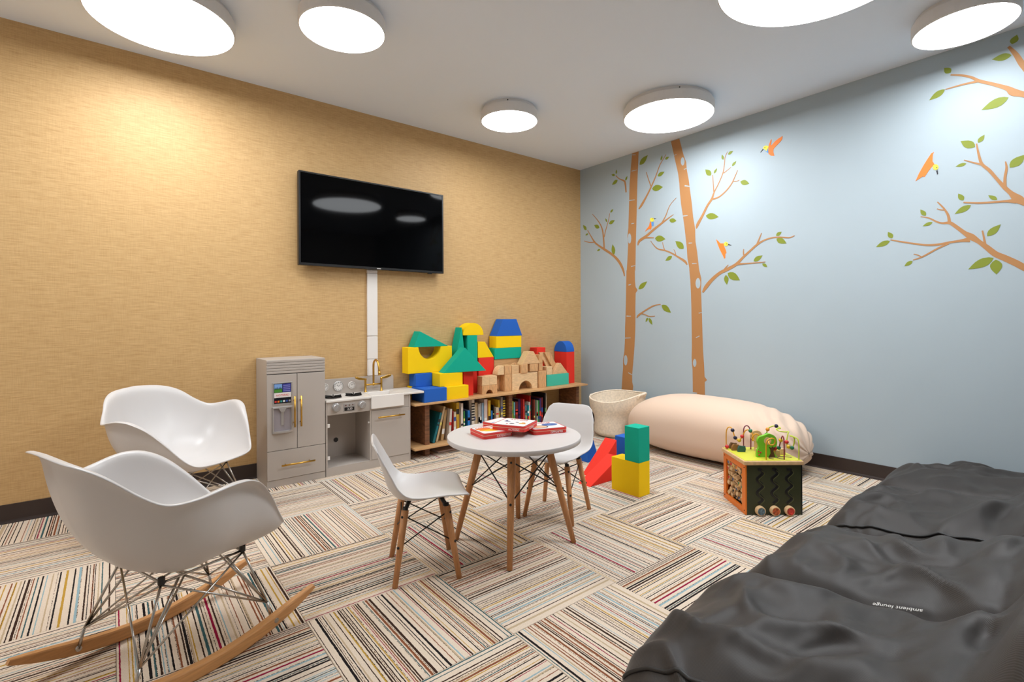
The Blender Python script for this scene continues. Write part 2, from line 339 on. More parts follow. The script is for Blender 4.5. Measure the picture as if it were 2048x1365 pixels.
LF1 = [(3.048,2.317,3.116,2.287,0.036),(3.078,2.369,3.122,2.384,0.021),(3.064,2.377,3.06,2.42,0.017),(2.956,2.291,2.934,2.329,0.021),(3.445,1.903,3.492,1.962,0.032),(3.421,1.864,3.462,1.854,0.018),(3.276,1.901,3.343,1.937,0.037),(3.267,1.69,3.309,1.679,0.02),(3.095,1.62,3.113,1.721,0.043),(3.137,2.027,3.101,2.053,0.022),(3.179,1.942,3.199,1.982,0.017),(3.154,1.922,3.083,1.945,0.035),(2.796,2.398,2.707,2.463,0.051),(2.572,2.381,2.559,2.422,0.018),(2.53,2.381,2.49,2.391,0.023),(2.607,2.254,2.536,2.275,0.035),(2.664,2.156,2.552,2.146,0.054),(2.491,1.851,2.422,1.833,0.037),(2.636,1.715,2.53,1.694,0.053),(2.814,1.278,2.72,1.342,0.045),(2.571,1.128,2.479,1.059,0.049),(2.705,1.017,2.668,0.954,0.028),(2.715,1.019,2.739,0.979,0.02)]
BR2 = [[(2.324,1.453,0.0098),(2.346,1.485,0.0196),(2.413,1.53,0.0139),(2.472,1.567,0.012),(2.533,1.595,0.0122),(2.605,1.617,0.0103),(2.647,1.653,0.0072),(2.682,1.698,0.0052)],[(2.538,1.596,0.0081),(2.551,1.633,0.0071),(2.56,1.671,0.0051)],[(2.43,1.549,0.007),(2.438,1.576,0.006),(2.45,1.595,0.004)],[(2.239,1.741,0.0093),(2.227,1.773,0.0256),(2.185,1.837,0.0208),(2.142,1.909,0.0183),(2.104,1.956,0.0182),(2.083,2.007,0.0113),(2.046,2.067,0.0079),(2.01,2.142,0.0078),(1.997,2.211,0.0067),(1.992,2.259,0.0056),(1.972,2.297,0.0044)],[(2.005,2.138,0.0078),(1.975,2.153,0.0055),(1.945,2.17,0.0044)],[(2.086,2.009,0.0091),(2.091,2.077,0.0068),(2.095,2.145,0.0057)],[(2.104,1.954,0.0136),(2.047,1.96,0.0112),(1.986,1.996,0.01),(1.94,2.044,0.0088),(1.916,2.087,0.0077),(1.893,2.134,0.0044)],[(1.93,2.059,0.0066),(1.901,2.053,0.0055),(1.88,2.057,0.0043)],[(2.185,1.219,0.0139),(2.156,1.263,0.0298),(2.102,1.319,0.0273),(2.04,1.364,0.0247),(1.979,1.388,0.0244),(1.909,1.42,0.0219),(1.851,1.471,0.0173),(1.795,1.516,0.0149),(1.748,1.552,0.0148),(1.694,1.578,0.0104),(1.633,1.588,0.0093),(1.573,1.582,0.0092),(1.522,1.573,0.008),(1.49,1.583,0.005)],[(2.014,1.373,0.0112),(1.994,1.399,0.01),(1.971,1.421,0.0055)],[(1.849,1.485,0.0097),(1.851,1.509,0.0076),(1.849,1.53,0.0043)],[(1.748,1.557,0.0127),(1.733,1.592,0.0084),(1.716,1.632,0.0052)],[(1.904,1.422,0.0175),(1.842,1.419,0.0097),(1.767,1.418,0.0074),(1.69,1.418,0.0063)]]
LF2 = [(2.355,1.592,2.434,1.665,0.051),(2.466,1.54,2.533,1.507,0.035),(2.007,2.243,2.017,2.286,0.019),(1.969,2.275,1.927,2.291,0.023),(1.937,2.177,1.903,2.207,0.021),(2.109,2.145,2.158,2.204,0.039),(2.084,2.154,2.058,2.19,0.019),(1.872,2.044,1.804,2.012,0.037),(2.155,1.832,2.046,1.804,0.05),(1.775,1.431,1.71,1.468,0.035),(1.711,1.408,1.676,1.379,0.022),(1.613,1.598,1.575,1.622,0.026),(1.611,1.576,1.543,1.535,0.039),(1.976,1.359,1.879,1.296,0.055),(1.991,1.345,1.982,1.268,0.036)]
BR3 = [[(0.309,1.219,0.0348),(0.368,1.264,0.0314),(0.4,1.291,0.0317),(0.442,1.322,0.0307),(0.477,1.347,0.0282),(0.509,1.385,0.0256),(0.54,1.419,0.0215),(0.573,1.452,0.0318),(0.601,1.478,0.0204),(0.644,1.526,0.0177),(0.664,1.543,0.0163),(0.694,1.546,0.0105),(0.719,1.557,0.009),(0.755,1.585,0.0068),(0.794,1.6,0.0054)],[(0.664,1.543,0.0148),(0.669,1.584,0.0119),(0.683,1.619,0.009),(0.698,1.645,0.0075),(0.717,1.672,0.0053)],[(0.686,1.62,0.0067),(0.703,1.624,0.006),(0.719,1.633,0.0045)],[(0.578,1.437,0.029),(0.616,1.435,0.0146),(0.664,1.432,0.0119),(0.714,1.426,0.012),(0.766,1.429,0.0107),(0.819,1.443,0.0093),(0.884,1.463,0.0087),(0.94,1.482,0.0056)],[(0.669,1.426,0.0104),(0.714,1.405,0.009),(0.756,1.38,0.0091),(0.79,1.361,0.0084),(0.831,1.348,0.0047)],[(0.79,1.362,0.0061),(0.808,1.375,0.0054),(0.827,1.383,0.0047)],[(0.515,1.388,0.0128),(0.52,1.435,0.0086),(0.527,1.479,0.0064)],[(0.308,1.559,0.0335),(0.367,1.605,0.0313),(0.39,1.627,0.0384),(0.415,1.662,0.0207),(0.439,1.697,0.0181),(0.467,1.746,0.014),(0.498,1.802,0.0142),(0.527,1.843,0.0129),(0.539,1.893,0.01),(0.549,1.961,0.0057)],[(0.527,1.84,0.01),(0.557,1.857,0.0072),(0.601,1.884,0.0044)],[(0.438,1.697,0.0139),(0.437,1.751,0.0111),(0.431,1.798,0.0097),(0.435,1.834,0.0049)],[(0.394,1.617,0.0275),(0.433,1.622,0.0125),(0.476,1.626,0.0099),(0.54,1.633,0.0093),(0.604,1.648,0.0066)],[(0.301,2.123,0.0355),(0.365,2.166,0.0266),(0.403,2.191,0.0342),(0.426,2.22,0.0221),(0.48,2.262,0.0162),(0.536,2.301,0.0152),(0.569,2.334,0.0115),(0.611,2.361,0.0104),(0.656,2.381,0.0066)],[(0.54,2.301,0.0114),(0.603,2.307,0.0091),(0.679,2.307,0.0053)],[(0.329,2.221,0.0263),(0.351,2.282,0.0241),(0.373,2.332,0.0242),(0.395,2.389,0.0195),(0.421,2.44,0.0111)]]
LF3 = [(0.93,1.491,0.953,1.532,0.026),(0.943,1.476,1.015,1.447,0.031),(0.77,1.601,0.795,1.642,0.022),(0.739,1.558,0.785,1.542,0.019),(0.833,1.342,0.872,1.315,0.022),(0.573,1.627,0.642,1.589,0.032),(0.604,1.659,0.626,1.702,0.024),(0.468,1.636,0.503,1.668,0.02),(0.508,1.446,0.454,1.503,0.034),(0.483,1.326,0.586,1.272,0.046),(0.474,1.315,0.472,1.235,0.048),(0.555,1.944,0.615,1.994,0.039),(0.542,1.964,0.516,2.001,0.023),(0.591,1.862,0.637,1.856,0.019),(0.419,1.798,0.36,1.852,0.044),(0.656,2.393,0.684,2.432,0.03),(0.681,2.308,0.752,2.27,0.035),(0.422,2.171,0.529,2.139,0.049),(0.408,2.448,0.389,2.489,0.033),(0.41,2.39,0.486,2.398,0.037)]
BIRDS = [{'body': [(2.678,1.868),(2.67,1.819),(2.678,1.797),(2.698,1.806),(2.742,1.786),(2.722,1.81),(2.698,1.832),(2.687,1.866)],'breast': [(2.671,1.864),(2.648,1.859),(2.65,1.829),(2.668,1.823)],'head': [(2.646,1.879),(2.647,1.873),(2.652,1.868),(2.658,1.865),(2.666,1.865),(2.674,1.867),(2.681,1.872),(2.685,1.879),(2.687,1.885),(2.685,1.892),(2.681,1.897),(2.674,1.899),(2.666,1.899),(2.658,1.897),(2.652,1.892),(2.647,1.886)],'eye': [(2.657,1.889),(2.657,1.887),(2.658,1.886),(2.659,1.886),(2.661,1.886),(2.662,1.886),(2.664,1.887),(2.665,1.889),(2.665,1.89),(2.665,1.891),(2.664,1.892),(2.662,1.893),(2.661,1.893),(2.659,1.892),(2.658,1.891),(2.657,1.89)],'beak': [(2.65,1.889,0.0062),(2.625,1.885,0.004)]},{'body': [(2.069,1.633),(2.049,1.614),(2.033,1.595),(2.006,1.592),(2.003,1.569),(1.988,1.533),(1.985,1.514),(1.993,1.51),(1.995,1.476),(2.003,1.472),(2.013,1.497),(2.039,1.549),(2.059,1.6)],'head': [(1.971,1.582),(1.972,1.576),(1.976,1.572),(1.981,1.569),(1.988,1.568),(1.994,1.57),(2.0,1.574),(2.004,1.58),(2.005,1.587),(2.003,1.593),(2.0,1.598),(1.994,1.601),(1.988,1.601),(1.981,1.599),(1.976,1.595),(1.972,1.589)],'eye': [(1.977,1.585),(1.977,1.584),(1.978,1.583),(1.979,1.582),(1.981,1.582),(1.982,1.582),(1.983,1.583),(1.984,1.585),(1.985,1.586),(1.984,1.588),(1.983,1.589),(1.982,1.589),(1.981,1.589),(1.979,1.589),(1.978,1.588),(1.977,1.587)],'beak': [(1.971,1.58,0.0077),(1.946,1.57,0.0044)]},{'body': [(1.664,2.245),(1.661,2.263),(1.647,2.296),(1.64,2.297),(1.647,2.258),(1.642,2.255),(1.618,2.276),(1.593,2.29),(1.565,2.299),(1.569,2.277),(1.584,2.261),(1.612,2.24),(1.629,2.223),(1.63,2.204),(1.623,2.174),(1.646,2.18),(1.663,2.198),(1.664,2.229)],'breast': [(1.697,2.236),(1.676,2.221),(1.669,2.238),(1.663,2.203),(1.67,2.208)],'head': [(1.703,2.249),(1.697,2.26),(1.682,2.264),(1.661,2.252),(1.67,2.237),(1.676,2.221),(1.689,2.236)],'eye': [(1.685,2.249),(1.686,2.248),(1.686,2.247),(1.688,2.247),(1.689,2.247),(1.69,2.247),(1.691,2.248),(1.692,2.25),(1.692,2.251),(1.692,2.252),(1.691,2.253),(1.69,2.254),(1.689,2.254),(1.687,2.253),(1.686,2.252),(1.686,2.251)],'beak': [(1.701,2.244,0.0066),(1.72,2.224,0.004)]},{'body': [(0.73,1.964),(0.736,1.951),(0.738,1.912),(0.728,1.89),(0.741,1.88),(0.754,1.863),(0.775,1.828),(0.783,1.835),(0.817,1.813),(0.801,1.854),(0.78,1.896),(0.764,1.925),(0.743,1.959)],'head': [(0.711,1.871),(0.712,1.865),(0.715,1.86),(0.719,1.858),(0.724,1.858),(0.729,1.86),(0.733,1.865),(0.736,1.871),(0.737,1.877),(0.736,1.883),(0.733,1.888),(0.729,1.89),(0.724,1.891),(0.719,1.888),(0.715,1.884),(0.712,1.878)],'eye': [(0.716,1.869),(0.716,1.868),(0.716,1.867),(0.717,1.866),(0.718,1.866),(0.719,1.867),(0.72,1.868),(0.721,1.869),(0.721,1.87),(0.721,1.871),(0.72,1.872),(0.719,1.873),(0.718,1.873),(0.717,1.872),(0.716,1.871),(0.716,1.87)],'beak': [(0.718,1.853,0.0075),(0.715,1.831,0.0045)]}]
BOOKS = [[1.868,1.89,0.229,3.29,'teal'],[1.906,1.926,0.268,3.31,'tan'],[1.951,1.978,0.233,3.33,'sand'],[1.969,1.992,0.237,3.3,'white'],[1.995,2.005,0.221,3.3,'red'],[2.007,2.031,0.211,3.3,'cream'],[2.033,2.043,0.149,3.3,'orange'],[2.058,2.087,0.277,3.32,'yellow'],[2.081,2.105,0.27,3.3,'white'],[2.107,2.123,0.207,3.3,'green'],[2.144,2.166,0.219,3.33,'navy'],[2.175,2.189,0.275,3.34,'black'],[2.164,2.188,0.208,3.3,'blue'],[2.192,2.22,0.288,3.3,'striped'],[2.232,2.247,0.244,3.31,'cream'],[2.256,2.283,0.256,3.32,'tan'],[2.281,2.296,0.247,3.31,'white'],[2.297,2.313,0.25,3.31,'silver'],[2.315,2.337,0.251,3.31,'sky'],[2.342,2.378,0.277,3.31,'pale'],[2.379,2.386,0.275,3.31,'orange'],[2.391,2.417,0.264,3.31,'yellow'],[2.421,2.438,0.177,3.31,'blue'],[2.455,2.47,0.217,3.33,'black'],[2.458,2.491,0.197,3.31,'cream'],[2.492,2.508,0.256,3.32,'yellow'],[2.503,2.528,0.278,3.31,'grey'],[2.531,2.554,0.275,3.31,'striped2'],[2.645,2.659,0.232,3.31,'lime'],[2.66,2.676,0.221,3.31,'cyan'],[2.687,2.716,0.221,3.32,'maroon'],[2.726,2.754,0.239,3.33,'purple'],[2.733,2.752,0.238,3.3,'red'],[2.761,2.777,0.174,3.31,'brown'],[2.778,2.792,0.181,3.31,'sky'],[2.784,2.804,0.179,3.3,'teal2'],[2.815,2.834,0.205,3.31,'white'],[2.844,2.859,0.257,3.32,'red'],[2.87,2.886,0.216,3.33,'black'],[2.87,2.885,0.218,3.31,'rust'],[2.904,2.92,0.217,3.33,'black'],[2.904,2.918,0.21,3.31,'mint'],[2.919,2.937,0.208,3.31,'green'],[2.939,2.96,0.225,3.31,'purple'],[2.98,2.991,0.214,3.33,'navy'],[2.974,2.994,0.229,3.31,'maroon'],[2.988,3.0,0.269,3.3,'black'],[3.001,3.011,0.266,3.3,'cream']]
# ---------------------------------------------------------------- wall mural (vinyl decals on the blue wall)
bark = mat('vinyl_bark', (178, 126, 76), .6); leafm = mat('vinyl_leaf', (128, 140, 36), .6)
orange_v = mat('vinyl_orange', (240, 128, 44), .6); yellow_v = mat('vinyl_yellow', (248, 226, 70), .6); blue_v = mat('vinyl_blue', (92, 150, 214), .6); black_v = mat('vinyl_black', (35, 35, 45), .6)
def ribbon(pts, x, th):
    """flat tapered strip on the wall plane; pts = (y, z, width)"""
    P = catmull(pts, 5); mb = MB(); L = []; Rr = []
    for i, p in enumerate(P):
        a = P[max(i-1, 0)]; b = P[min(i+1, len(P)-1)]; t = Vector((b.x-a.x, b.y-a.y)); t.normalize()
        n = Vector((-t.y, t.x))*max(p.z, .003)*.5
        L.append((p.x+n.x, min(p.y+n.y, H-.002))); Rr.append((p.x-n.x, min(p.y-n.y, H-.002)))
    b = mb.bm; n = len(P)
    rows = [[b.verts.new(q) for q in ((x, l[0], l[1]), (x-th, l[0], l[1]), (x-th, r[0], r[1]), (x, r[0], r[1]))] for l, r in zip(L, Rr)]
    for i in range(n-1):
        for k in range(4): b.faces.new((rows[i][k], rows[i][(k+1) % 4], rows[i+1][(k+1) % 4], rows[i+1][k]))
    b.faces.new(rows[0]); b.faces.new(rows[-1][::-1]); bmesh.ops.recalc_face_normals(b, faces=b.faces[:])
    return mb
def leaf(l, x, th):
    by, bz, ty, tz, wd = l; b = Vector((by, bz)); t = Vector((ty, tz)); d = t-b; n = Vector((-d.y, d.x)).normalized()*wd*.5
    up = []; dn = []
    for k, f in ((.12, .55), (.3, .95), (.45, 1), (.62, .85), (.8, .48), (.92, .18)):
        q = b+d*k; up.append(q+n*f); dn.append(q-n*f)
    return MB().prism([tuple(b)]+[tuple(q) for q in up]+[tuple(t)]+[tuple(q) for q in dn[::-1]], x-th, x, 'x')
XW = X0-.0002
def tree(label, trunk, marks, knots, brs, lvs, base):
    t = thing('tree_decal', label, 'wall decal', (X0, base[0], base[1]), 0, 'tree decals on the blue wall'); of = (X0, base[0], base[1])
    if trunk:
        l, r = trunk; mb = MB(); mb.prism([p for p in l]+[p for p in r[::-1]], XW-.0012, XW, 'x')
        tr = mb.build('trunk', bark, t, of)
        for m in marks: ribbon(m, XW-.0012, .0004).build('bark_mark', bluewall, tr, of)
        for k in knots: MB().prism(k, XW-.0016, XW-.0012, 'x').build('knot_hole', bluewall, tr, of)
    for i, b in enumerate(brs): ribbon(b, XW, .0010+.00012*i).build('branch', bark, t, of)
    for l in lvs: leaf(l, XW, .0011).build('leaf', leafm, t, of)
tree('brown birch decal with the straight trunk, closest to the tan wall', TRUNK1, MARK1, KNOT1, BR1, LF1, (3.2, .3))
tree('brown birch decal with the leaning trunk rising behind the beige bean bag', TRUNK2, MARK2, KNOT2, BR2, LF2, (2.3, .3))
tree('brown bough decals with green leaves reaching in above the black loungers', None, [], [], BR3, LF3, (.5, 1.2))
BL = ['orange and blue bird decal perched on a branch of the straight birch', 'orange bird decal flying with lowered wings above the long lower branch of the leaning birch', 'orange bird decal with raised wings flying near the ceiling', 'slim orange bird decal diving toward the leafy boughs over the loungers']
for d, lab in zip(BIRDS, BL):
    y, z = d['body'][0]; of = (X0, y, z); t = thing('bird_decal', lab, 'wall decal', of, 0, 'bird decals on the blue wall')
    MB().prism(d['body'], XW-.0018, XW, 'x').build('body', orange_v, t, of)
    if 'breast' in d: MB().prism(d['breast'], XW-.002, XW, 'x').build('breast', blue_v, t, of)
    MB().prism(d['head'], XW-.0022, XW, 'x').build('head', yellow_v, t, of)
    MB().prism(d['eye'], XW-.0026, XW-.002, 'x').build('eye', black_v, t, of)
    ribbon(d['beak'], XW, .002).build('beak', black_v, t, of)
# ---------------------------------------------------------------- television and cable cover
of = (1.514, Y0, 1.376); t = thing('television', 'black flat television mounted on the tan wall', 'television', of)
tx0, tx1, tz0, tz1, ty = .963, 2.065, 1.376, 2.002, 3.455
MB().box(tx0, tx1, ty, ty+.035, tz0, tz1, .004).build('housing', blackp, t, of)
sm = mat('tv_screen', (3, 3, 4), .05, spec=.09)
MB().box(tx0+.012, tx1-.012, ty-.0012, ty+.002, tz0+.016, tz1-.01).build('screen', sm, t, of)
bz = mat('tv_bezel', (34, 33, 33), .3, .3)
for nm, a in dict(top=(tx0, tx1, tz1-.01, tz1), bottom=(tx0, tx1, tz0, tz0+.016), left=(tx0, tx0+.012, tz0+.016, tz1-.01), right=(tx1-.012, tx1, tz0+.016, tz1-.01)).items():
    MB().box(a[0], a[1], ty-.004, ty+.001, a[2], a[3], .001, seg=1).build('bezel', bz, t, of)
MB().box(1.505, 1.535, ty-.0046, ty-.0038, tz0+.004, tz0+.009).build('logo_strip', mat('logo_white', (215, 212, 210), .4), t, of)
MB().box(1.93, 1.965, ty+.004, ty+.02, tz0-.008, tz0+.002, .002).build('sensor_bump', blackp, t, of)
MB().box(1.3, 1.72, ty+.035, Y0, 1.5, 1.85).build('wall_mount', blackm, t, of)
of = (1.496, Y0, .6); t = thing('cable_cover', 'white vertical cable cover running down below the television', 'cable cover', of)
for z0, z1 in ((.60, .72), (.722, .888), (.891, 1.352), (1.354, 1.376)):
    MB().box(1.457, 1.535, Y0-.018, Y0-.0005, z0, z1, .003).build('cover', whiteg, t, of)
# ---------------------------------------------------------------- toy refrigerator
fx0, fx1, fy, fz = .718, 1.062, 3.245, .768
of = ((fx0+fx1)/2, 3.385, 0); t = thing('toy_refrigerator', 'grey toy refrigerator with two doors and gold bar handles', 'toy kitchen', of)
MB().box(fx0, fx1, fy+.012, Y0-.008, 0, fz, .0015).build('body', grey, t, of)
for k in range(5): MB().box(fx0, fx1, fy, fy+.013, .684+k*.0168, .684+k*.0168+.0150, .002).build('top_slat', grey, t, of)
MB().box(fx0+.004, fx1-.004, fy+.0095, fy+.013, .04, .684).build('door_gap_shade', greydk, t, of)  # dark sheet behind the doors, painting the shade in their gaps
MB().box(fx0, fx1, fy+.004, fy+.013, 0, .041).build('kick_board', grey, t, of)
def bar(parent, p, q, out, of, r=.0055):
    p, q = Vector(p), Vector(q); o = Vector(out)
    m = MB().tube([p, q], r, 12)
    for f in (.14, .86):
        a = p.lerp(q, f); m.tube([a, a-o], r*.6, 8)
    return m.build('handle', gold, parent, of)
d1 = MB().box(fx0+.001, .8895, fy, fy+.011, .2195, .679, .0015).build('door', grey, t, of)
d2 = MB().box(.8925, fx1-.001, fy, fy+.011, .2195, .679, .0015).build('door', grey, t, of)
dr = MB().box(fx0+.001, fx1-.001, fy, fy+.011, .0435, .2165, .0015).build('drawer', grey, t, of)
bar(d1, (.870, fy-.028, .354), (.870, fy-.028, .542), (0, -.03, 0), of); bar(d2, (.908, fy-.028, .354), (.908, fy-.028, .542), (0, -.03, 0), of)
bar(dr, (.793, fy-.028, .13), (.989, fy-.028, .13), (0, -.03, 0), of)
scr = MB().box(.748, .863, fy-.003, fy+.001, .495, .632, .0015).build('display', silver, t, of)
y = fy-.0036
def fr(nm, x0, x1, z0, z1, m, dy=0): return MB().box(x0, x1, y-dy, y+.001, z0, z1).build(nm, m, scr, of)
fr('screen', .757, .855, .504, .625, mat('disp_black', (20, 22, 30), .2))
fr('picture_sky', .759, .803, .59, .622, mat('pic_sky', (125, 165, 220), .4), .0003); fr('picture_meadow', .759, .803, .571, .592, mat('pic_green', (70, 140, 45), .4), .0004)
m = MB()
for k in range(7): m.prism([(.76+k*.006, .59), (.766+k*.006, .59), (.763+k*.006, .602+.003*(k % 3))], y-.0006, y-.0003, 'y')
m.build('picture_trees', mat('pic_dkgreen', (30, 70, 40), .4), scr, of)
fr('picture_chart', .806, .853, .571, .622, mat('pic_blue', (50, 55, 140), .4), .0003)
m = MB()
for k in range(4): m.box(.81, .849, y-.0006, y-.0003, .577+k*.011, .580+k*.011)
m.build('picture_lines', mat('pic_line', (150, 150, 205), .4), scr, of)
fr('notepad', .758, .854, .539, .569, mat('pic_white', (235, 228, 224), .4), .0003)
text_mesh('notepad_text', 'NOTEPAD', .0165, mat('pic_red', (215, 60, 60), .4), scr, Vector((.806, y-.0006, .553))-Vector(of), (1, 0, 0), (0, 0, 1))
for k, c in enumerate(((210, 50, 45), (235, 120, 40), (60, 150, 140), (225, 225, 225), (50, 80, 160), (160, 160, 165))):
    fr('app_icon', .761+k*.0158, .772+k*.0158, .511, .522, mat('icon_%d' % k, c, .4), .0003)
# dispenser
dp = MB()
dp.box(.7475, .756, fy-.008, fy+.001, .335, .482, .0015); dp.box(.854, .8625, fy-.008, fy+.001, .335, .482, .0015); dp.box(.7475, .8625, fy-.012, fy+.001, .474, .484, .002)
dp = dp.build('dispenser', silver, t, of)
MB().box(.756, .854, fy-.0008, fy+.001, .335, .476).build('recess', mat('disp_grey', (150, 142, 146), .5), dp, of)
m = MB(); arc = [(.7475+.115*k/10, fy-.008-.012*math.sin(math.pi*k/10)) for k in range(11)]
m.prism(arc+[(.8625, fy+.001), (.7475, fy+.001)], .326, .337, 'z'); m.build('drip_tray', silver, dp, of)
MB().prism([(.782, .474), (.826, .474), (.814, .452), (.794, .452)], fy-.012, fy, 'y', .001).build('spout', silver, dp, of)
MB().box(.796, .812, fy-.006, fy-.001, .37, .452, .002).build('paddle', silver, dp, of)
# ---------------------------------------------------------------- toy kitchen
kx0, kx1, ky, kt = 1.067, 1.663, 3.25, .476
of = (1.365, 3.385, 0); t = thing('toy_kitchen', 'grey toy kitchen with stove, open oven, white sink and gold faucet', 'toy kitchen', of)
yb = Y0-.008
m = MB(); m.box(kx0, kx0+.01, ky, yb, 0, kt); m.box(kx1-.01, kx1, ky, yb, 0, kt); m.box(1.362, 1.372, ky, yb, .054, kt)
m.box(kx0+.01, kx1-.01, yb-.01, yb, 0, kt); m.box(kx0+.01, kx1-.01, ky+.002, yb-.01, .044, .054); m.box(kx0+.01, 1.362, ky+.012, yb-.01, .39, .398)
m.build('cabinet', grey, t, of)
MB().box(kx0+.01, kx1-.01, ky+.001, ky+.012, 0, .044).build('kick_board', grey, t, of)
MB().box(kx0+.008, 1.364, ky-.002, ky+.011, .394, .475, .001).build('control_panel', grey, t, of)
MB().box(1.372, 1.653, ky+.002, ky+.012, .39, .476).build('sink_panel', grey, t, of)
cnt = MB(); cy0, cy1 = 3.238, 3.52
cnt.box(kx0, 1.386, cy0, cy1, .476, .491, .003); cnt.box(1.586, 1.768, cy0, cy1, .476, .491, .003); cnt.box(1.380, 1.592, 3.425, cy1, .476, .491, .002)
cnt.build('countertop', mat('counter_stone', (226, 220, 212), .3, var=.03, vscale=8), t, of)
sk = MB(); sx0, sx1 = 1.367, 1.606
sk.box(sx0, sx1, 3.232, 3.256, .404, .4925, .003); sk.box(sx0+.018, 1.388, 3.25, 3.43, .42, .4925, .002); sk.box(1.584, sx1-.018, 3.25, 3.43, .42, .4925, .002); sk.box(1.386, 1.586, 3.25, 3.43, .42, .428); sk.box(1.386, 1.586, 3.42, 3.43, .42, .4925, .002)
sk.build('sink', whiteg, t, of)
MB().box(1.372, 1.654, ky+.0095, ky+.0125, .05, .394).build('door_gap_shade', greydk, t, of)  # dark sheet painting the shade around the cupboard door
dd = MB().box(1.374, 1.6525, ky-.001, ky+.011, .056, .388, .0015).build('door', grey, t, of)
bar(dd, (1.41, ky-.029, .343), (1.606, ky-.029, .343), (0, -.03, 0), of)
MB().box(kx0+.012, 1.36, ky+.2, ky+.2005, .06, .061).build('oven_rail', grey, t, of)
for x in (1.13, 1.303):
    k = MB(); Mk = Tr(x, ky-.002, .44) @ Matrix.Rotation(math.pi/2, 4, 'X')
    k.lathe([(.028, 0), (.028, .004), (.025, .006), (.024, .022), (.021, .026)], 28, M=Mk); k = k.build('knob', silver, t, of)
    MB().box(x-.0035, x+.0035, ky-.034, ky-.026, .418, .462, .001, M=Tr(x, 0, .44) @ Matrix.Rotation(.7, 4, 'Y') @ Tr(-x, 0, -.44)).build('grip', silver, k, of)
cl = MB().box(1.179, 1.259, ky-.0035, ky, .407, .459, .001).build('clock_panel', silver, t, of)
MB().box(1.186, 1.252, ky-.0042, ky-.003, .411, .434).build('clock_display', blackp, cl, of)
text_mesh('clock_digits', '2:30', .02, mat('pic_white', (235, 228, 224), .4), cl, Vector((1.222, ky-.0045, .4225))-Vector(of), (1, 0, 0), (0, 0, 1))
for x in (1.196, 1.219, 1.242): MB().ball((x, ky-.0035, .447), .0042).build('button', mat('btn_brown', (92, 45, 35), .4), cl, of)
for z in (.324, .116): MB().box(1.078, 1.094, ky+.004, ky+.016, z-.012, z+.012, .002).build('hinge', whiteg, t, of)
MB().ball((1.357, ky+.01, .312), .006).build('latch', whiteg, t, of)
m = MB(); Mh = Tr(1.221, yb-.0105, .169) @ Matrix.Rotation(math.pi/2, 4, 'X'); m.lathe([(.016, -.001), (.016, .0015)], 24, M=Mh); m.build('cable_hole', blackp, t, of)
m = MB(); pr = [(kx0, .491), (1.652, .491), (1.652, .585), (1.648, .594), (1.64, .598), (kx0, .598)]
m.prism(pr, 3.5, 3.515, 'y', .001); bs = m.build('backsplash', grey, t, of)
for x, r, face in ((1.235, .036, silver), (1.33, .026, whiteg), (1.142, .026, whiteg)):
    g = MB(); Mg = Tr(x, 3.5, .545) @ Matrix.Rotation(math.pi/2, 4, 'X')
    g.lathe([(r, 0), (r, .006), (r*.9, .009), (r*.86, .006)], 28, M=Mg); g = g.build('gauge', face, t, of)
    f = MB(); f.lathe([(r*.84, .005), (r*.84, .0072)], 24, M=Mg); f.build('dial', whiteg, g, of)
    h = MB()
    for k in range(12):
        a = k*math.pi/6; h.box(-.0012, .0012, -.0005, .0005, r*.6, r*.78, M=Tr(x, 3.4918, .545) @ Matrix.Rotation(a, 4, 'Y'))
    h.box(-.001, .001, -.0005, .0005, 0, r*.5, M=Tr(x, 3.4918, .545) @ Matrix.Rotation(.9, 4, 'Y')); h.box(-.001, .001, -.0005, .0005, 0, r*.4, M=Tr(x, 3.4918, .545) @ Matrix.Rotation(-.7, 4, 'Y'))
    h.build('dial_marks', mat('mark_grey', (90, 85, 82), .5), g, of)
for bxp, byp in ((1.150, 3.355), (1.293, 3.365)):
    b = MB(); b.lathe([(.056, 0), (.056, .003), (.05, .004)], 28, loc=(bxp, byp, .491)); b = b.build('burner', blackp, t, of)
    g = MB()
    for k in range(6): g.box(.012, .058, -.0035, .0035, .498, .505, .001, M=Tr(bxp, byp, 0) @ Rz(k*math.pi/3+.2))
    for k in range(6): g.box(.049, .056, -.004, .004, .494, .5, M=Tr(bxp, byp, 0) @ Rz(k*math.pi/3+.2))
    g.lathe([(.017, .494), (.017, .501)], 16, loc=(bxp, byp, 0)); g.build('grate', blackp, b, of)
fa = MB(); fyy = 3.455
for x in (1.415, 1.536): fa.sm = True; fa.lathe([(.012, .491), (.012, .494), (.0075, .498), (.0075, .575), (.009, .578), (.009, .586), (.006, .59)], 16, loc=(x, fyy, 0))
fa.tube([(1.415, fyy, .543), (1.536, fyy, .543)], .006, 10)
sp = [(1.476, fyy, .535), (1.476, fyy, .62), (1.476, fyy, .68), (1.476, fyy-.012, .707), (1.476, fyy-.04, .722), (1.476, fyy-.07, .712), (1.476, fyy-.09, .68), (1.476, fyy-.1, .645)]
fa.tube(catmull(sp, 5), .0072, 12); fa.tube([(1.476, fyy-.1, .648), (1.476, fyy-.105, .615)], [.0075, .0115], 12); fa.ball((1.476, fyy, .543), .011)
fa.build('faucet', gold, t, of)
for x, sg in ((1.415, -1), (1.536, 1)):
    h = MB(); h.prism([(x, .580), (x+sg*.02, .579), (x+sg*.05, .583), (x+sg*.072, .593), (x+sg*.076, .603), (x+sg*.066, .606), (x+sg*.03, .594), (x, .59)][::sg], fyy-.008, fyy+.008, 'y', .002); h.build('faucet_lever', gold, t, of)
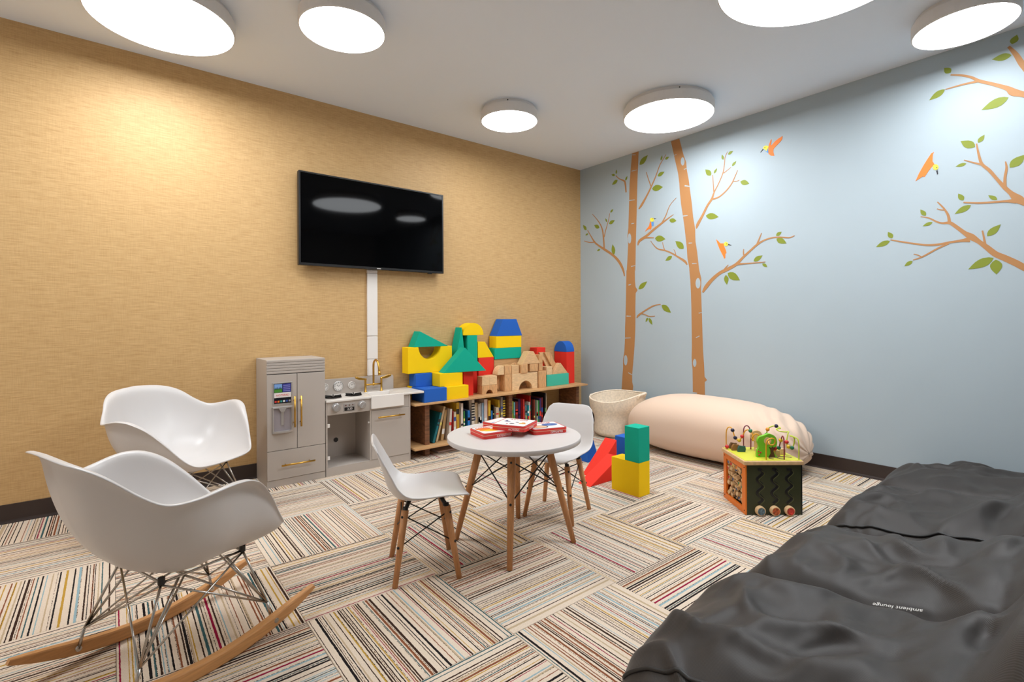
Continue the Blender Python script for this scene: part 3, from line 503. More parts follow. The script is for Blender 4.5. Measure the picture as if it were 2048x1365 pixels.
# ---------------------------------------------------------------- shelf
of = (2.58, 3.37, 0); t = thing('low_shelf', 'low wooden two-board shelf on dark butcher-block uprights along the tan wall', 'shelf', of)
SB = 3.522
for z0 in (.068, .388): MB().box(1.684, 3.482, 3.22, SB, z0, z0+.014, .001).build('board', ply, t, of)
for x in (1.797, 2.585, 3.388):
    for z0, z1 in ((0, .068), (.082, .388)):
        st = MB().box(x, x+.038, 3.28, 3.51, z0, z1, .001).build('upright' if z1 > .1 else 'foot', butcher, t, of)
# ---------------------------------------------------------------- foam blocks
T = .402
def solo(name, mb, m, label, cat, group, base):
    o = mb.build(name, m, None, base); o.location = base; return tag(o, label, cat, group)
FG = 'coloured foam building blocks'
def fbox(c, x0, x1, y0, y1, z0, z1, lab, rz=0):
    solo('foam_block', MB().box(x0, x1, y0, y1, z0, z1, .0025), foam[c], lab, 'toy block', FG, ((x0+x1)/2, (y0+y1)/2, z0))
def fpr(c, poly, y0, y1, lab, axis='y', rz=None):
    zs = min(p[1] for p in poly); cx_ = sum(p[0] for p in poly)/len(poly); cy_ = (y0+y1)/2
    b = (cx_, cy_, zs) if axis == 'y' else (cy_, cx_, zs)
    return solo('foam_block', MB().prism(poly, y0, y1, axis, .002), foam[c], lab, 'toy block', FG, b)
G = .0006
fbox('blue', 1.772, 1.961, 3.24, 3.44, T, .5, 'blue foam slab on the shelf end beside the toy sink')
fbox('yellow', 1.963, 2.162, 3.248, 3.448, T, .5, 'yellow foam slab on the shelf board between the blue slab and the red post')
fbox('yellow', 1.775, 1.95, 3.45, 3.52, T, .5, 'yellow foam strip lying behind the blue slab against the tan wall')
fbox('yellow', 1.925, 2.128, 3.28, 3.478, .5+G, .6, 'pale lit yellow foam slab lying across the blue and yellow slabs')
fbox('blue', 1.783, 1.922, 3.392, 3.5, .5+G, .6, 'small blue foam block under the yellow block with the half round notch')
hole = [(1.913+.097*math.cos(a), .8-.097*math.sin(a)) for a in [math.pi*k/20 for k in range(21)]]
fpr('yellow', [(1.728, .8), (1.728, .602), (2.113, .602), (2.113, .8)]+hole, 3.41, 3.508, 'long yellow foam block with a half round notch cut in its top')
fpr('green', [(1.778, .8005), (2.08, .8005), (1.83, .921)], 3.412, 3.507, 'green foam triangle lying across the notched yellow block')
bt = MB().prism([(-.185, 0), (.185, 0), (0, .188)], 0, .095, 'y', .002, Tr(2.148, 3.272, .6012) @ Rz(-.12))
solo('foam_block', bt, foam['green'], 'wide green foam triangle standing in front of the other blocks', 'toy block', FG, (2.148, 3.3, .6012))
fpr('green', [(2.133, .6008), (2.2595, .6008), (2.212, .947)], 3.42, 3.515, 'tall narrow green foam wedge leaning between the notched yellow block and the dome tower')
fbox('red', 2.166, 2.258, 3.325, 3.515, T, .6, 'red foam post standing beside the yellow slab')
fbox('red', 2.262, 2.36, 3.42, 3.515, T, .583, 'red foam post underneath the green pillar')
fbox('green', 2.2625, 2.36, 3.412, 3.512, .583+G, .88, 'green foam pillar carrying the yellow dome')
fpr('yellow', [(2.322+.1*math.cos(a), .8808+.1*math.sin(a)) for a in [math.pi*k/24 for k in range(25)]], 3.412, 3.512, 'yellow foam half dome topping the green pillar')
fbox('red', 2.372, 2.529, 3.412, 3.512, T, .691, 'red foam block under the yellow sloped block')
fpr('yellow', [(2.366, .6915), (2.528, .6915), (2.437, .823), (2.366, .823)], 3.412, 3.512, 'yellow foam block with a sloped side standing on red')
solo('wooden_board', MB().box(2.538, 2.84, 3.42, 3.505, T, .668, .001), ply, 'plain wooden board block supporting the blue topped stack', 'toy block', None, (2.69, 3.46, T))
fbox('green', 2.537, 2.832, 3.41, 3.51, .668+G, .764, 'green foam plank at the bottom of the blue roofed stack')
fbox('yellow', 2.553, 2.832, 3.41, 3.51, .764+G, .866, 'yellow foam plank in the middle of the blue roofed stack')
fpr('blue', [(2.556, .8665), (2.841, .8665), (2.776, 1.012), (2.63, 1.012)], 3.408, 3.512, 'blue foam trapezoid roof on the tallest stack')
fbox('red', 3.017, 3.122, 3.412, 3.51, T, .75, 'red foam post standing behind the small wooden roof')
fbox('red', 3.338, 3.44, 3.352, 3.436, T, .7, 'red foam post at the shelf end under the blue dome')
fbox('red', 3.338, 3.44, 3.438, 3.52, T, .7, 'red foam post against the tan wall behind the other dome post')
fpr('blue', [(3.436+.084*math.cos(a), .7006+.1*math.sin(a)) for a in [math.pi*k/24 for k in range(25)]], 3.336, 3.438, 'blue foam half dome on the red posts', 'x')
fbox('teal', 3.055, 3.334, 3.322, 3.42, T, .506, 'pale green foam plank lying on the shelf under the wooden ramps')
# ---------------------------------------------------------------- small wooden blocks
WG = 'small natural wooden blocks'
def wob(mb, lab, base): return solo('wooden_block', mb, PINES[len(lab) % 3], lab, 'toy block', WG, base)
def wbox(x0, x1, y0, y1, z0, z1, lab): return wob(MB().box(x0, x1, y0, y1, z0, z1, .003), lab, ((x0+x1)/2, (y0+y1)/2, z0))
def arch(x0, x1, z0, z1, cx_, r):
    return [(x0, z0), (cx_-r, z0)]+[(cx_-r*math.cos(a), z0+r*math.sin(a)) for a in [math.pi*k/16 for k in range(1, 16)]]+[(cx_+r, z0), (x1, z0), (x1, z1), (x0, z1)]
W1 = .4725; U = .0725
wob(MB().prism(arch(2.329, 2.482, T, W1, 2.402, .036), 3.302, 3.372, 'y', .002), 'small wooden arch bridge block on the shelf next to the red post', (2.405, 3.33, T))
wbox(2.329, 2.403, 3.302, 3.372, W1+G, .546, 'wooden cube on the small arch, beside the red post')
wbox(2.405, 2.481, 3.304, 3.374, W1+G, .545, 'wooden cube on the small arch, beside the wooden columns')
wob(MB().prism(arch(2.42, 2.57, T, .545, 2.53, .03), 3.385, 3.409, 'y', .002), 'upright wooden arch plate tucked behind the cubes', (2.49, 3.4, T))
wbox(2.571, 2.645, 3.315, 3.385, T, .545, 'tall wooden column block at the start of the large arch')
wob(MB().prism(arch(2.6465, 2.932, T, .545, 2.795, .077), 3.31, 3.382, 'y', .002), 'large wooden arch block in the middle of the shelf', (2.79, 3.35, T))
wbox(2.943, 3.028, 3.3, 3.385, T, .55, 'tall wooden column block beside the pale green plank')
q = [(2.5265+.068*math.cos(a), .5458+.075*math.sin(a)) for a in [math.pi/2+math.pi/2*k/10 for k in range(11)]]+[(2.5265, .5458)]
wob(MB().prism([(x+.038, z) for x, z in q], 3.318, 3.388, 'y', .001), 'wooden quarter round block at the castle end beside the red block', (2.54, 3.35, .5458))
wbox(2.57, 2.645, 3.315, 3.387, .5456, .622, 'wooden cube on the tall column beside the quarter round')
wbox(2.648, 2.725, 3.315, 3.387, .5456, .616, 'wooden cube with wavy grain on the large arch')
wob(MB().prism([(2.745+.066*math.cos(a), .5458+.085*math.sin(a)) for a in [math.pi*k/16 for k in range(17)]], 3.39, 3.409, 'y', .001), 'thin wooden half disc standing behind the arch cubes', (2.745, 3.4, .5458)).location.z = .5458
wbox(2.738, 2.813, 3.3, 3.372, .5456, .62, 'wooden cube over the opening of the large arch')
wbox(2.845, 2.94, 3.31, 3.382, .5506, .62, 'wooden block under the small wooden roof')
wob(MB().prism([(2.757, .6208), (2.963, .6208), (2.886, .728), (2.834, .728)], 3.308, 3.385, 'y', .002), 'wooden roof shaped block on top of the castle', (2.86, 3.35, .6208))
wbox(2.966, 3.014, 3.33, 3.4, .5506, .617, 'lower wooden cube beside the wooden roof')
wbox(2.966, 3.014, 3.33, 3.4, .6176, .692, 'upper wooden cube beside the wooden roof')
wbox(3.056, 3.126, 3.325, 3.4, .5066, .58, 'wooden cube on the pale green plank')
wob(MB().prism([(3.134, .5068), (3.325, .5068), (3.232, .605), (3.21, .605)], 3.325, 3.365, 'y', .002), 'low wooden triangle ramp on the pale green plank', (3.22, 3.34, .5068))
for k, (x, yy, lab) in enumerate(((3.13, 3.368, 'wooden plank leaning beside the red dome posts'), (3.13, 3.390, 'wooden plank leaning against the red post behind it'))):
    dx = -.045*k
    wob(MB().prism([(x+.075+dx, .5068), (x+.145+dx, .5068), (x+dx+.005, .708), (x-.06+dx, .708)], yy, yy+.018, 'y', .001), lab, (x+.1+dx, yy+.013, .5068))
# ---------------------------------------------------------------- books
BC = dict(teal=(20, 110, 120), tan=(205, 180, 140), sand=(190, 155, 105), white=(228, 218, 208), red=(205, 45, 40), cream=(225, 208, 180), orange=(235, 140, 40), yellow=(236, 196, 60), green=(50, 140, 70), navy=(42, 44, 76), black=(26, 24, 28), blue=(30, 130, 215), striped=(222, 212, 196), silver=(190, 190, 195), sky=(150, 180, 205), pale=(222, 205, 200), grey=(150, 140, 130), striped2=(30, 28, 30), lime=(170, 190, 60), cyan=(120, 195, 205), maroon=(120, 35, 45), purple=(70, 50, 110), brown=(150, 105, 85), teal2=(30, 150, 160), rust=(140, 60, 45), mint=(190, 215, 190))
BC['black'] = (30, 26, 30)
page = mat('book_pages', (232, 222, 204), .8)
BAND = [(240, 225, 120), (225, 60, 50), (240, 240, 235), (40, 40, 45), (90, 170, 90), (60, 90, 170)]
def book(w_, h, d, col, key, lab, k):
    t = thing('book', lab, 'book', (0, 0, 0), 0, 'picture books on the low shelf')
    c = mat('book_'+key, col, .5)
    m = MB(); cv = min(.002, w_*.2)
    m.box(-w_/2, -w_/2+cv, 0, d, 0, h); m.box(w_/2-cv, w_/2, 0, d, 0, h); m.box(-w_/2, w_/2, 0, cv, 0, h); m.build('cover', c, t)
    MB().box(-w_/2+cv, w_/2-cv, cv, d-.004, .003, h-.003).build('pages', page, t)
    R = random.Random(k)
    if key in ('striped', 'striped2'):
        bc = mat('band_dark' if key == 'striped' else 'band_yel', (28, 26, 28) if key == 'striped' else (235, 205, 60), .5)
        for q in range(7):
            MB().box(-w_/2-.0002, w_/2+.0002, -.0006, .002, h*(.42+.075*q), h*(.46+.075*q)).build('spine_band', bc, t)
    elif w_ > .011:
        for q in range(R.choice([1, 2, 2])):
            z = R.uniform(.15, .7); ii = R.randrange(6)
            MB().box(-w_/2*.8, w_/2*.8, -.0006, .0005, h*z, h*(z+R.uniform(.04, .2))).build('spine_label', mat('band_%d' % ii, BAND[ii], .5), t)
    return t
words = {'teal': 'dark teal', 'teal2': 'bright teal', 'striped': 'black and white striped', 'striped2': 'black and yellow striped', 'sky': 'pale blue', 'pale': 'pinkish white', 'mint': 'mint green'}
prev = -9; used = {}
def pos(k, x):
    if x < 2.5: return 'between the left and middle uprights' if x > 1.84 else ''
    return 'between the middle and right uprights'
names = [words.get(b[4], b[4]) for b in BOOKS]
for k, (a, b, h, Y, col) in enumerate(sorted(BOOKS, key=lambda q: q[0])):
    wd = min(b-a, .034); a = max(a, prev+.0006); b = a+wd
    lean = (.30, .27, .15, .06)[k] if k < 4 else 0
    nm = words.get(col, col); side = 'left' if a < 2.58 else 'right'
    sz = 'tall' if h > .245 else ('short' if h < .19 else 'medium')
    lab = '%s %s book %s in the %s bay of the low shelf' % (sz, nm, 'leaning' if lean > .2 else 'standing', 'first' if side == 'left' else 'second')
    if lab in used:
        used[lab] += 1
        nx = words.get(sorted(BOOKS, key=lambda q: q[0])[k-1][4], sorted(BOOKS, key=lambda q: q[0])[k-1][4])
        lab = lab.replace(' of the low shelf', ' beside a %s one' % nx)
    used[lab] = 1
    h = min(h, .29)
    dp_ = min(.13 + h*.2, 3.505-Y)
    t = book(wd, h, dp_, BC[col], col, lab, k)
    if lean > .04:
        a0 = (1.862, 1.902, 1.958, 2.008)[k]
        t.rotation_euler = (0, lean, 0); t.location = (a0+wd/2, Y, .0825+wd/2*math.sin(lean)); prev = a0+wd+.004
        if k == 3: prev = a0+wd+h*math.tan(lean)
    else:
        t.location = (a+wd/2, Y, .0823); prev = b
for k, (col, z, lab) in enumerate((('maroon', .0823, 'maroon book lying flat at the bottom of the short pile'), ('cream', .1005, 'cream book lying flat in the middle of the short pile'), ('red', .1175, 'red book lying flat near the top of the short pile'), ('green', .1305, 'green book lying flat on top of the short pile'))):
    t = book((.017, .016, .012, .014)[k], .2, .17, BC[col], col, lab+' in the second bay', 90+k)
    t.rotation_euler = (0, math.pi/2, 0); hh = (.017, .016, .012, .014)[k]; t.location = (3.05+.01*k, 3.3, z+hh/2)
fb = MB().box(-.1, .1, 0, .16, 0, .012, .002); fb = fb.build('thin_book', mat('book_pale', BC['pale'], .5)); fb.location = (2.02, 3.3, 0); tag(fb, 'thin pale book lying on the carpet beneath the low shelf', 'book')
# ---------------------------------------------------------------- foam blocks on the carpet
fbox('yellow', 2.306, 2.405, 1.749, 1.947, 0, .192, 'large yellow foam block standing on the carpet under the green block')
fbox('green', 2.306, 2.405, 1.749, 1.849, .192+G, .39, 'upright green foam block stacked on the yellow block on the carpet')
fbox('blue', 2.716, 2.812, 2.075, 2.262, 0, .2, 'blue foam block on the carpet behind the green and yellow stack')
fpr('red', [(2.225, 0), (2.50, 0), (2.50, .137)], 2.045, 2.142, 'low red foam ramp on the carpet next to the yellow block')
fpr('red', [(2.372, 0), (2.60, 0), (2.60, .207)], 2.15, 2.248, 'steep red foam ramp behind the low red ramp')
fpr('blue', [(2.598, 0), (2.715, 0), (2.655, .152), (2.598, .152)], 2.405, 2.5, 'blue foam wedge base on the carpet near the rope basket')
fpr('yellow', [(2.598, .1526), (2.655, .1526), (2.61, .295), (2.598, .295)], 2.406, 2.499, 'yellow foam wedge tip stacked on the blue wedge base')
# ---------------------------------------------------------------- children's table
def dowel(m, foot, top, r0=.0115, r1=.017): m.tube([foot, tuple(Vector(foot).lerp(Vector(top), .5)), top], [r0, (r0+r1)/2, r1], 14)
def dsw_legs(t, fx, fy_, tx_, ty_, ht, zseat, r0, r1, lo, hi, wr=.003):
    """four splayed dowel legs with black wire bracing"""
    C4 = [(1, 1), (1, -1), (-1, -1), (-1, 1)]; F = [Vector((a*fx, b*fy_, 0)) for a, b in C4]; Tp = [Vector((a*tx_, b*ty_, ht)) for a, b in C4]
    for f, p in zip(F, Tp):
        m = MB(); dowel(m, f, p, r0, r1); lg = m.build('leg', beech, t)
        bo = MB(); out = Vector((f.x, f.y, 0)).normalized()
        for k in (lo, hi):
            q = f.lerp(p, k); bo.ball(q+out*(r1*.85), .0055)
        bo.build('bolt', blackm, lg)
        br = MB(); d = (p-f).normalized()
        br.tube([p-d*.03, p+d*.012], r1*.72, 10); br.tube([p, p+Vector((-p.x*.25, -p.y*.25, zseat-ht))], .008, 8); br.build('bracket', blackm, lg)
    w = MB()
    for i in range(4):
        j = (i+1) % 4
        w.tube([F[i].lerp(Tp[i], lo), F[j].lerp(Tp[j], hi)], wr, 8); w.tube([F[j].lerp(Tp[j], lo), F[i].lerp(Tp[i], hi)], wr, 8)
    w.build('wire_brace', blackm, t)
TC = (1.42, 1.766)
t = thing('round_table', 'low round white table on splayed wooden legs with black wire bracing', 'table', (*TC, 0), math.atan2(1.589-1.563, 1.616-1.231)*.6)
m = MB(); m.sm = True
m.lathe([(.03, .462), (.292, .462), (.2995, .4625), (.3005, .4635), (.3005, .4815), (.2995, .4828), (.298, .483), (.05, .483)], 72)
tt = m.build('table_top', mat('table_white', (204, 198, 195), .4, bump=.02, bscale=60), t)
for f in tt.data.polygons: f.use_smooth = abs(f.normal.z) < .5 and f.area < .01
dsw_legs(t, .19, .188, .108, .108, .435, .463, .0115, .0185, .56, .93)
# card tins
red_tin = mat('tin_red', (222, 48, 38), .35, spec=.5); tin_white = mat('tin_white', (235, 232, 230), .35); purple_e = mat('tin_purple', (70, 40, 80), .4)
cream_t = mat('tin_seam', (225, 205, 170), .4)
def rrect(w_, d, r, n=5):
    P = []
    for cx_, cy_, a0 in ((w_/2-r, d/2-r, 0), (-w_/2+r, d/2-r, 90), (-w_/2+r, -d/2+r, 180), (w_/2-r, -d/2+r, 270)):
        for k in range(n+1):
            a = math.radians(a0+90*k/n); P.append((cx_+r*math.cos(a), cy_+r*math.sin(a)))
    return P
ZT = .483
def tin(loc, rz, lab, side, title, art, w_=.136, d=.105, h=.024, sidetx=None):
    t = thing('card_tin', lab, 'tin box', loc, rz, 'red card tins on the round table')
    MB().prism(rrect(w_, d, .012), 0, h*.58, 'z', .001).build('base', red_tin, t)
    MB().prism(rrect(w_+.001, d+.001, .0125), h*.58, h*.66, 'z').build('seam', cream_t, t)
    lid = MB().prism(rrect(w_+.0016, d+.0016, .0125), h*.66, h, 'z', .001).build('lid', red_tin, t)
    MB().prism(rrect(w_-.008, d-.008, .008), h, h+.0005, 'z').build('lid_border', purple_e, lid)
    MB().prism(rrect(w_-.013, d-.013, .007), h+.0002, h+.0009, 'z').build('lid_picture', tin_white, lid)
    if side: text_mesh('side_text', side, .0125, tin_white, t, (w_*.18, -d/2-.0006, h*.3), (1, 0, 0), (0, 0, 1))
    if sidetx: text_mesh('side_text', sidetx, .0115, tin_white, t, (w_/2+.0006, 0, h*.3), (0, 1, 0), (0, 0, 1))
    if title: text_mesh('title_text', title, .02, mat('title_red', (190, 45, 50), .4), lid, (0, d*.32, h+.0012), (1, 0, 0), (0, 1, 0))
    for k, (px, py, rx, ry, col) in enumerate(art):
        m = MB(); m.prism([(px+rx*math.cos(a*math.pi/10), py+ry*math.sin(a*math.pi/10)) for a in range(20)], h+.0007, h+.0011+.0002*k, 'z')
        m.build('lid_print', mat('print_%d_%d_%d' % col, col, .4), lid)
ORG = [(-.02, -.005, .042, .018, (240, 150, 30)), (.0, -.02, .045, .017, (246, 190, 40)), (-.03, .022, .038, .016, (228, 110, 36)), (.03, -.012, .03, .014, (250, 170, 50))]
tin((1.338, 1.829, ZT), math.radians(-7.5), 'red card tin with orange fruit on its lid, marked categories', 'CATEGORIES', 'CATEGORIES', ORG, .148, .14)
tin((1.578, 1.735, ZT), math.radians(-17.9), 'red card tin with two bowls on its lid, marked opposites', 'OPPOSITES', 'OPPOSITES', [(-.035, -.025, .042, .03, (40, 46, 70)), (-.035, -.025, .035, .024, (226, 186, 150)), (.03, .008, .04, .024, (40, 90, 160)), (.03, .01, .008, .005, (90, 150, 210))], .166, .142)
tin((1.489, 1.936, ZT), math.radians(14), 'red card tin lying partly under the tin marked actions', None, None, [(-.05+.022*q, .02-.012*(q % 3), .012, .004, c) for q, c in enumerate(((60, 110, 190), (236, 190, 60), (200, 60, 60), (70, 150, 100), (60, 110, 190)))], .146, .146)
tin((1.442, 1.785, ZT+.0252), math.radians(-63), 'red card tin marked actions, stacked on top of three other tins', 'ACTIONS', 'ACTIONS', [(-.04, .005, .016, .007, (40, 40, 110)), (-.048, .016, .005, .01, (40, 40, 110)), (.0, -.035, .012, .008, (50, 50, 70)), (.012, -.002, .008, .004, (90, 80, 80)), (.045, -.02, .017, .009, (220, 160, 60)), (.045, -.005, .008, .006, (200, 120, 60)), (-.02, -.045, .005, .003, (190, 60, 60))], .162, .156, sidetx='ACTIONS')
# ---------------------------------------------------------------- children's chairs
def shell_side(m_):
    prof = catmull([(.164, 0, .304), (.156, 0, .313), (.13, 0, .318), (.06, 0, .316), (-.02, 0, .306), (-.075, 0, .304), (-.115, 0, .318), (-.142, 0, .355), (-.157, 0, .405), (-.170, 0, .448), (-.184, 0, .492), (-.196, 0, .524), (-.202, 0, .535)], 5)
    n = len(prof); rows = []; NV = 28
    wk = [(0, .045), (.015, .078), (.04, .108), (.08, .131), (.13, .147), (.2, .156), (.4, .16), (.52, .16), (.62, .156), (.75, .146), (.86, .13), (.94, .108), (.98, .085), (1, .06)]
    def wid(s):
        for (a, wa), (b, wb) in zip(wk, wk[1:]):
            if s <= b:
                f = (s-a)/(b-a); f = f*f*(3-2*f); return wa+(wb-wa)*f
        return wk[-1][1]
    for i, p in enumerate(prof):
        s = i/(n-1); a = prof[max(i-1, 0)]; b = prof[min(i+1, n-1)]; tg = (b-a).normalized(); nm = Vector((tg.z, 0, -tg.x))
        if nm.z < 0 and s < .5: nm = -nm
        if s >= .45 and nm.x < 0: nm = -nm
        k = (.012+.032*math.exp(-((s-.5)/.2)**2))*max(0, min(1, (1-s)/.25))*min(1, s/.12+.15); w_ = wid(s); row = []
        for j in range(NV+1):
            v = 2*j/NV-1
            sag = 0
            row.append(p+Vector((0, w_*v, 0))+nm*(k*abs(v)**2.6)-Vector((sag*.6 if s < .12 else 0, 0, sag*.4)))
        rows.append(row)
    m_.grid(rows); return m_
def side_chair(lab, loc, rz, group):
    t = thing('child_chair', lab, 'chair', loc, rz, group)
    o = shell_side(MB()).build('seat_shell', white_pl, t, smooth=True, norm=True)
    sf = o.modifiers.new('thick', 'SOLIDIFY'); sf.thickness = .008; sf.offset = 0
    sb = o.modifiers.new('sub', 'SUBSURF'); sb.levels = 1; sb.render_levels = 2
    dsw_legs(t, .122, .13, .08, .088, .272, .302, .0105, .0145, .52, .92, .0026)
    return t
CG = 'white moulded children chairs at the round table'
side_chair('white child chair pulled out from the round table, side on to the toy kitchen', (.985, 1.812, 0), math.radians(-22.5), CG)
side_chair('white child chair between the round table and the red foam ramps', (1.802, 1.884, 0), math.radians(203), CG)
# ---------------------------------------------------------------- rocking armchairs
def arm_shell():
    half = [(.254, 0, .320), (.249, .10, .323), (.236, .162, .334), (.2, .2, .376), (.15, .234, .446), (.092, .262, .512), (.036, .287, .551), (-.012, .302, .561), (-.055, .306, .555), (-.105, .298, .543), (-.158, .273, .541), (-.205, .236, .572), (-.255, .18, .626), (-.29, .11, .655), (-.302, 0, .666)]
    H_ = catmull(half, 5); full = H_+[Vector((p.x, -p.y, p.z)) for p in H_[-2:0:-1]]
    NT = 16; rows = []
    c0 = Vector((.0, 0, .284))
    for k in range(NT+1):
        tt = k/NT; row = []
        for R in full:
            d = Vector((R.x, R.y, 0)); L = d.length; d.normalize()
            base = Vector((R.x*.72, R.y*.72, .278))
            side = abs(d.y); back = max(0, -d.x); front = max(0, d.x)**4
            p1 = c0.lerp(base, .55); p1.z = .276
            ex = .95-.08*back
            p2 = Vector((R.x*ex, R.y*ex, .278+.03*front+(R.z-.278)*.08))
            a = (1-tt)
            q = c0*a**3+p1*(3*a*a*tt)+p2*(3*a*tt*tt)+R*tt**3
            row.append(q)
        rows.append(row)
    # rim flange flaring out
    row = []; n = len(full)
    for i, R in enumerate(full):
        tg = (full[(i+1) % n]-full[i-1]); o = Vector((tg.y, -tg.x, 0))
        if o.length < 1e-6: o = Vector((R.x, R.y, 0))
        o.normalize()
        if o.dot(Vector((R.x, R.y, 0))) < 0: o = -o
        wg = max(0, min(1, (abs(R.y)-.2)/.08)); wz = max(0, min(1, (R.z-.40)/.14)); g = .008+.006*wz+.020*wg*wz*max(0, min(1, (R.x+.2)/.2))+.018*max(0, min(1, (-R.x-.22)/.07))
        row.append(R+o*g+Vector((0, 0, .002-.005*wg)))
    rows.append(row)
    m = MB(); m.grid(rows, close_u=True)
    bmesh.ops.remove_doubles(m.bm, verts=m.bm.verts, dist=1e-5)
    return m
def rocking_chair(lab, loc, rz):
    t = thing('rocking_armchair', lab, 'chair', loc, rz, 'white moulded rocking armchairs')
    o = arm_shell().build('seat_shell', white_pl, t, smooth=True, norm=True)
    sf = o.modifiers.new('thick', 'SOLIDIFY'); sf.thickness = .007; sf.offset = 0
    sb = o.modifiers.new('sub', 'SUBSURF'); sb.levels = 1; sb.render_levels = 2
    Rr = .78; RY = .19
    for sg in (1, -1):
        P = []
        for k in range(25):
            x = -.34+.68*k/24; z = Rr-math.sqrt(Rr*Rr-x*x)+.0; hh = .038*(1-.62*abs(x/.34)**5)
            P.append((x, z, hh))
        m = MB(); b = m.bm; rows = []
        for x, z, hh in P:
            tz = x/Rr; nx, nz = -tz, math.sqrt(1-tz*tz)
            wv = .0125*(1-.35*abs(x/.34)**6)
            rows.append([Vector((x, sg*RY+a*wv, z))+Vector((nx, 0, nz))*hh*h_ for a, h_ in ((-1, .12), (-.8, 0), (.8, 0), (1, .12), (1, .88), (.8, 1), (-.8, 1), (-1, .88))])
        V = m.grid(rows, close_u=True, smooth=False); b.faces.new(V[0]); b.faces.new(V[-1][::-1])
        rk = m.build('rocker', beech_rk, t, norm=True)
        bo = MB()
        for x in (.19, -.19):
            z = Rr-math.sqrt(Rr*Rr-x*x)+.02
            bo.tube([(x, sg*(RY-.02), z), (x, sg*(RY+.0135), z)], .0075, 12)
        bo.build('bolt', chrome, rk)
    w_ = MB(); r = .0037; mt = {(a, b_): Vector((.115*a+.01, .125*b_, .276)) for a in (1, -1) for b_ in (1, -1)}
    zb = Rr-math.sqrt(Rr*Rr-.19**2)+.02
    bt = {(a, b_): Vector((.19*a, (RY-.016)*b_, zb)) for a in (1, -1) for b_ in (1, -1)}
    for a in (1, -1):
        for b_ in (1, -1):
            p = bt[(a, b_)]; k1 = p+Vector((-.012*a, -.004*b_, .055))
            w_.tube([p, k1], r*1.25, 8)
            w_.tube([k1, mt[(a, b_)]], r, 8); w_.tube([k1, mt[(a, b_)]+Vector((-.05*a, -.006*b_, 0))], r, 8)
            w_.tube([k1, Vector((.0, .03*b_, .228))], r*.9, 8)          # to the centre crossing
            w_.tube([k1, mt[(-a, b_)]+Vector((0, 0, -.006))], r*.8, 8)   # long diagonal on the side
            w_.tube([k1, mt[(a, -b_)]+Vector((0, 0, -.006))], r*.8, 8)   # cross to the other side
    w_.tube([(0, -.03, .228), (0, .03, .228)], r, 8)
    for b_ in (1, -1): w_.tube([mt[(1, b_)], mt[(-1, b_)]], r, 8)
    for a in (1, -1): w_.tube([mt[(a, 1)], mt[(a, -1)]], r, 8)
    w_.build('wire_base', chrome, t)
    pads = MB()
    for p in mt.values(): pads.lathe([(.009, -.003), (.009, .016)], 12, loc=p)
    pads.build('mount_pad', blackm, t)
    return t
rocking_chair('white rocking armchair on the open carpet, seen from behind', (.158, 1.845, 0), math.radians(20.5))
rocking_chair('white rocking armchair against the tan wall next to the toy refrigerator', (.285,2.99,0), math.radians(-54))
# ---------------------------------------------------------------- beige bean bag
def beige():
    mb = MB(); rows = []; NS, NC = 110, 72
    y0, y1 = 1.285, 2.62
    for i in range(NS+1):
        s = .5-.5*math.cos(math.pi*i/NS); y = y0+(y1-y0)*s
        e = max(1e-4, 1-abs(2*s-1)**(5.0 if s < .5 else 3.4))**(1/(2.4 if s < .5 else 2.2))
        hgt = (.345+.085*math.sin(math.pi*(.12+.66*s)))*e; wd = .295*e; row = []
        cxx = 3.405
        for k in range(NC):
            a = 2*math.pi*k/NC; ca, sa = math.cos(a), math.sin(a)
            px = wd*math.copysign(abs(ca)**.85, ca); pz = hgt*.5*math.copysign(abs(sa)**(.8 if sa > 0 else .62), sa)
            zc = hgt*.5+.004+(1-e)*(.14 if s > .5 else .15)
            p = Vector((cxx+px, y, zc+pz))
            wr = 0
            if s < .3:
                f = ((.3-s)/.3)**.8
                wr = -.026*f*(.5+.5*math.sin(a*11+y*60+2.2*noise.noise(Vector((ca*2, sa*2, y*5)))))
            wr += .008*noise.noise(Vector((p.x*3, p.y*2.5, p.z*3)))
            d = Vector((px, 0, pz)); 
            if d.length > 1e-6: d.normalize()
            p += d*wr
            p.z = max(p.z, .002); row.append(p)
        rows.append(row)
    V = mb.grid(rows, close_u=True); mb.bm.faces.new(V[0]); mb.bm.faces.new(V[-1][::-1])
    base = (3.4, 1.95, 0)
    o = mb.build('bean_bag', mat('beige_fabric', (225, 198, 176), .8, spec=.2, bump=.06, bscale=500, sheen=.15), None, base, smooth=True, norm=True)
    o.location = base; tag(o, 'long beige bean bag lying along the blue wall', 'bean bag')
beige()
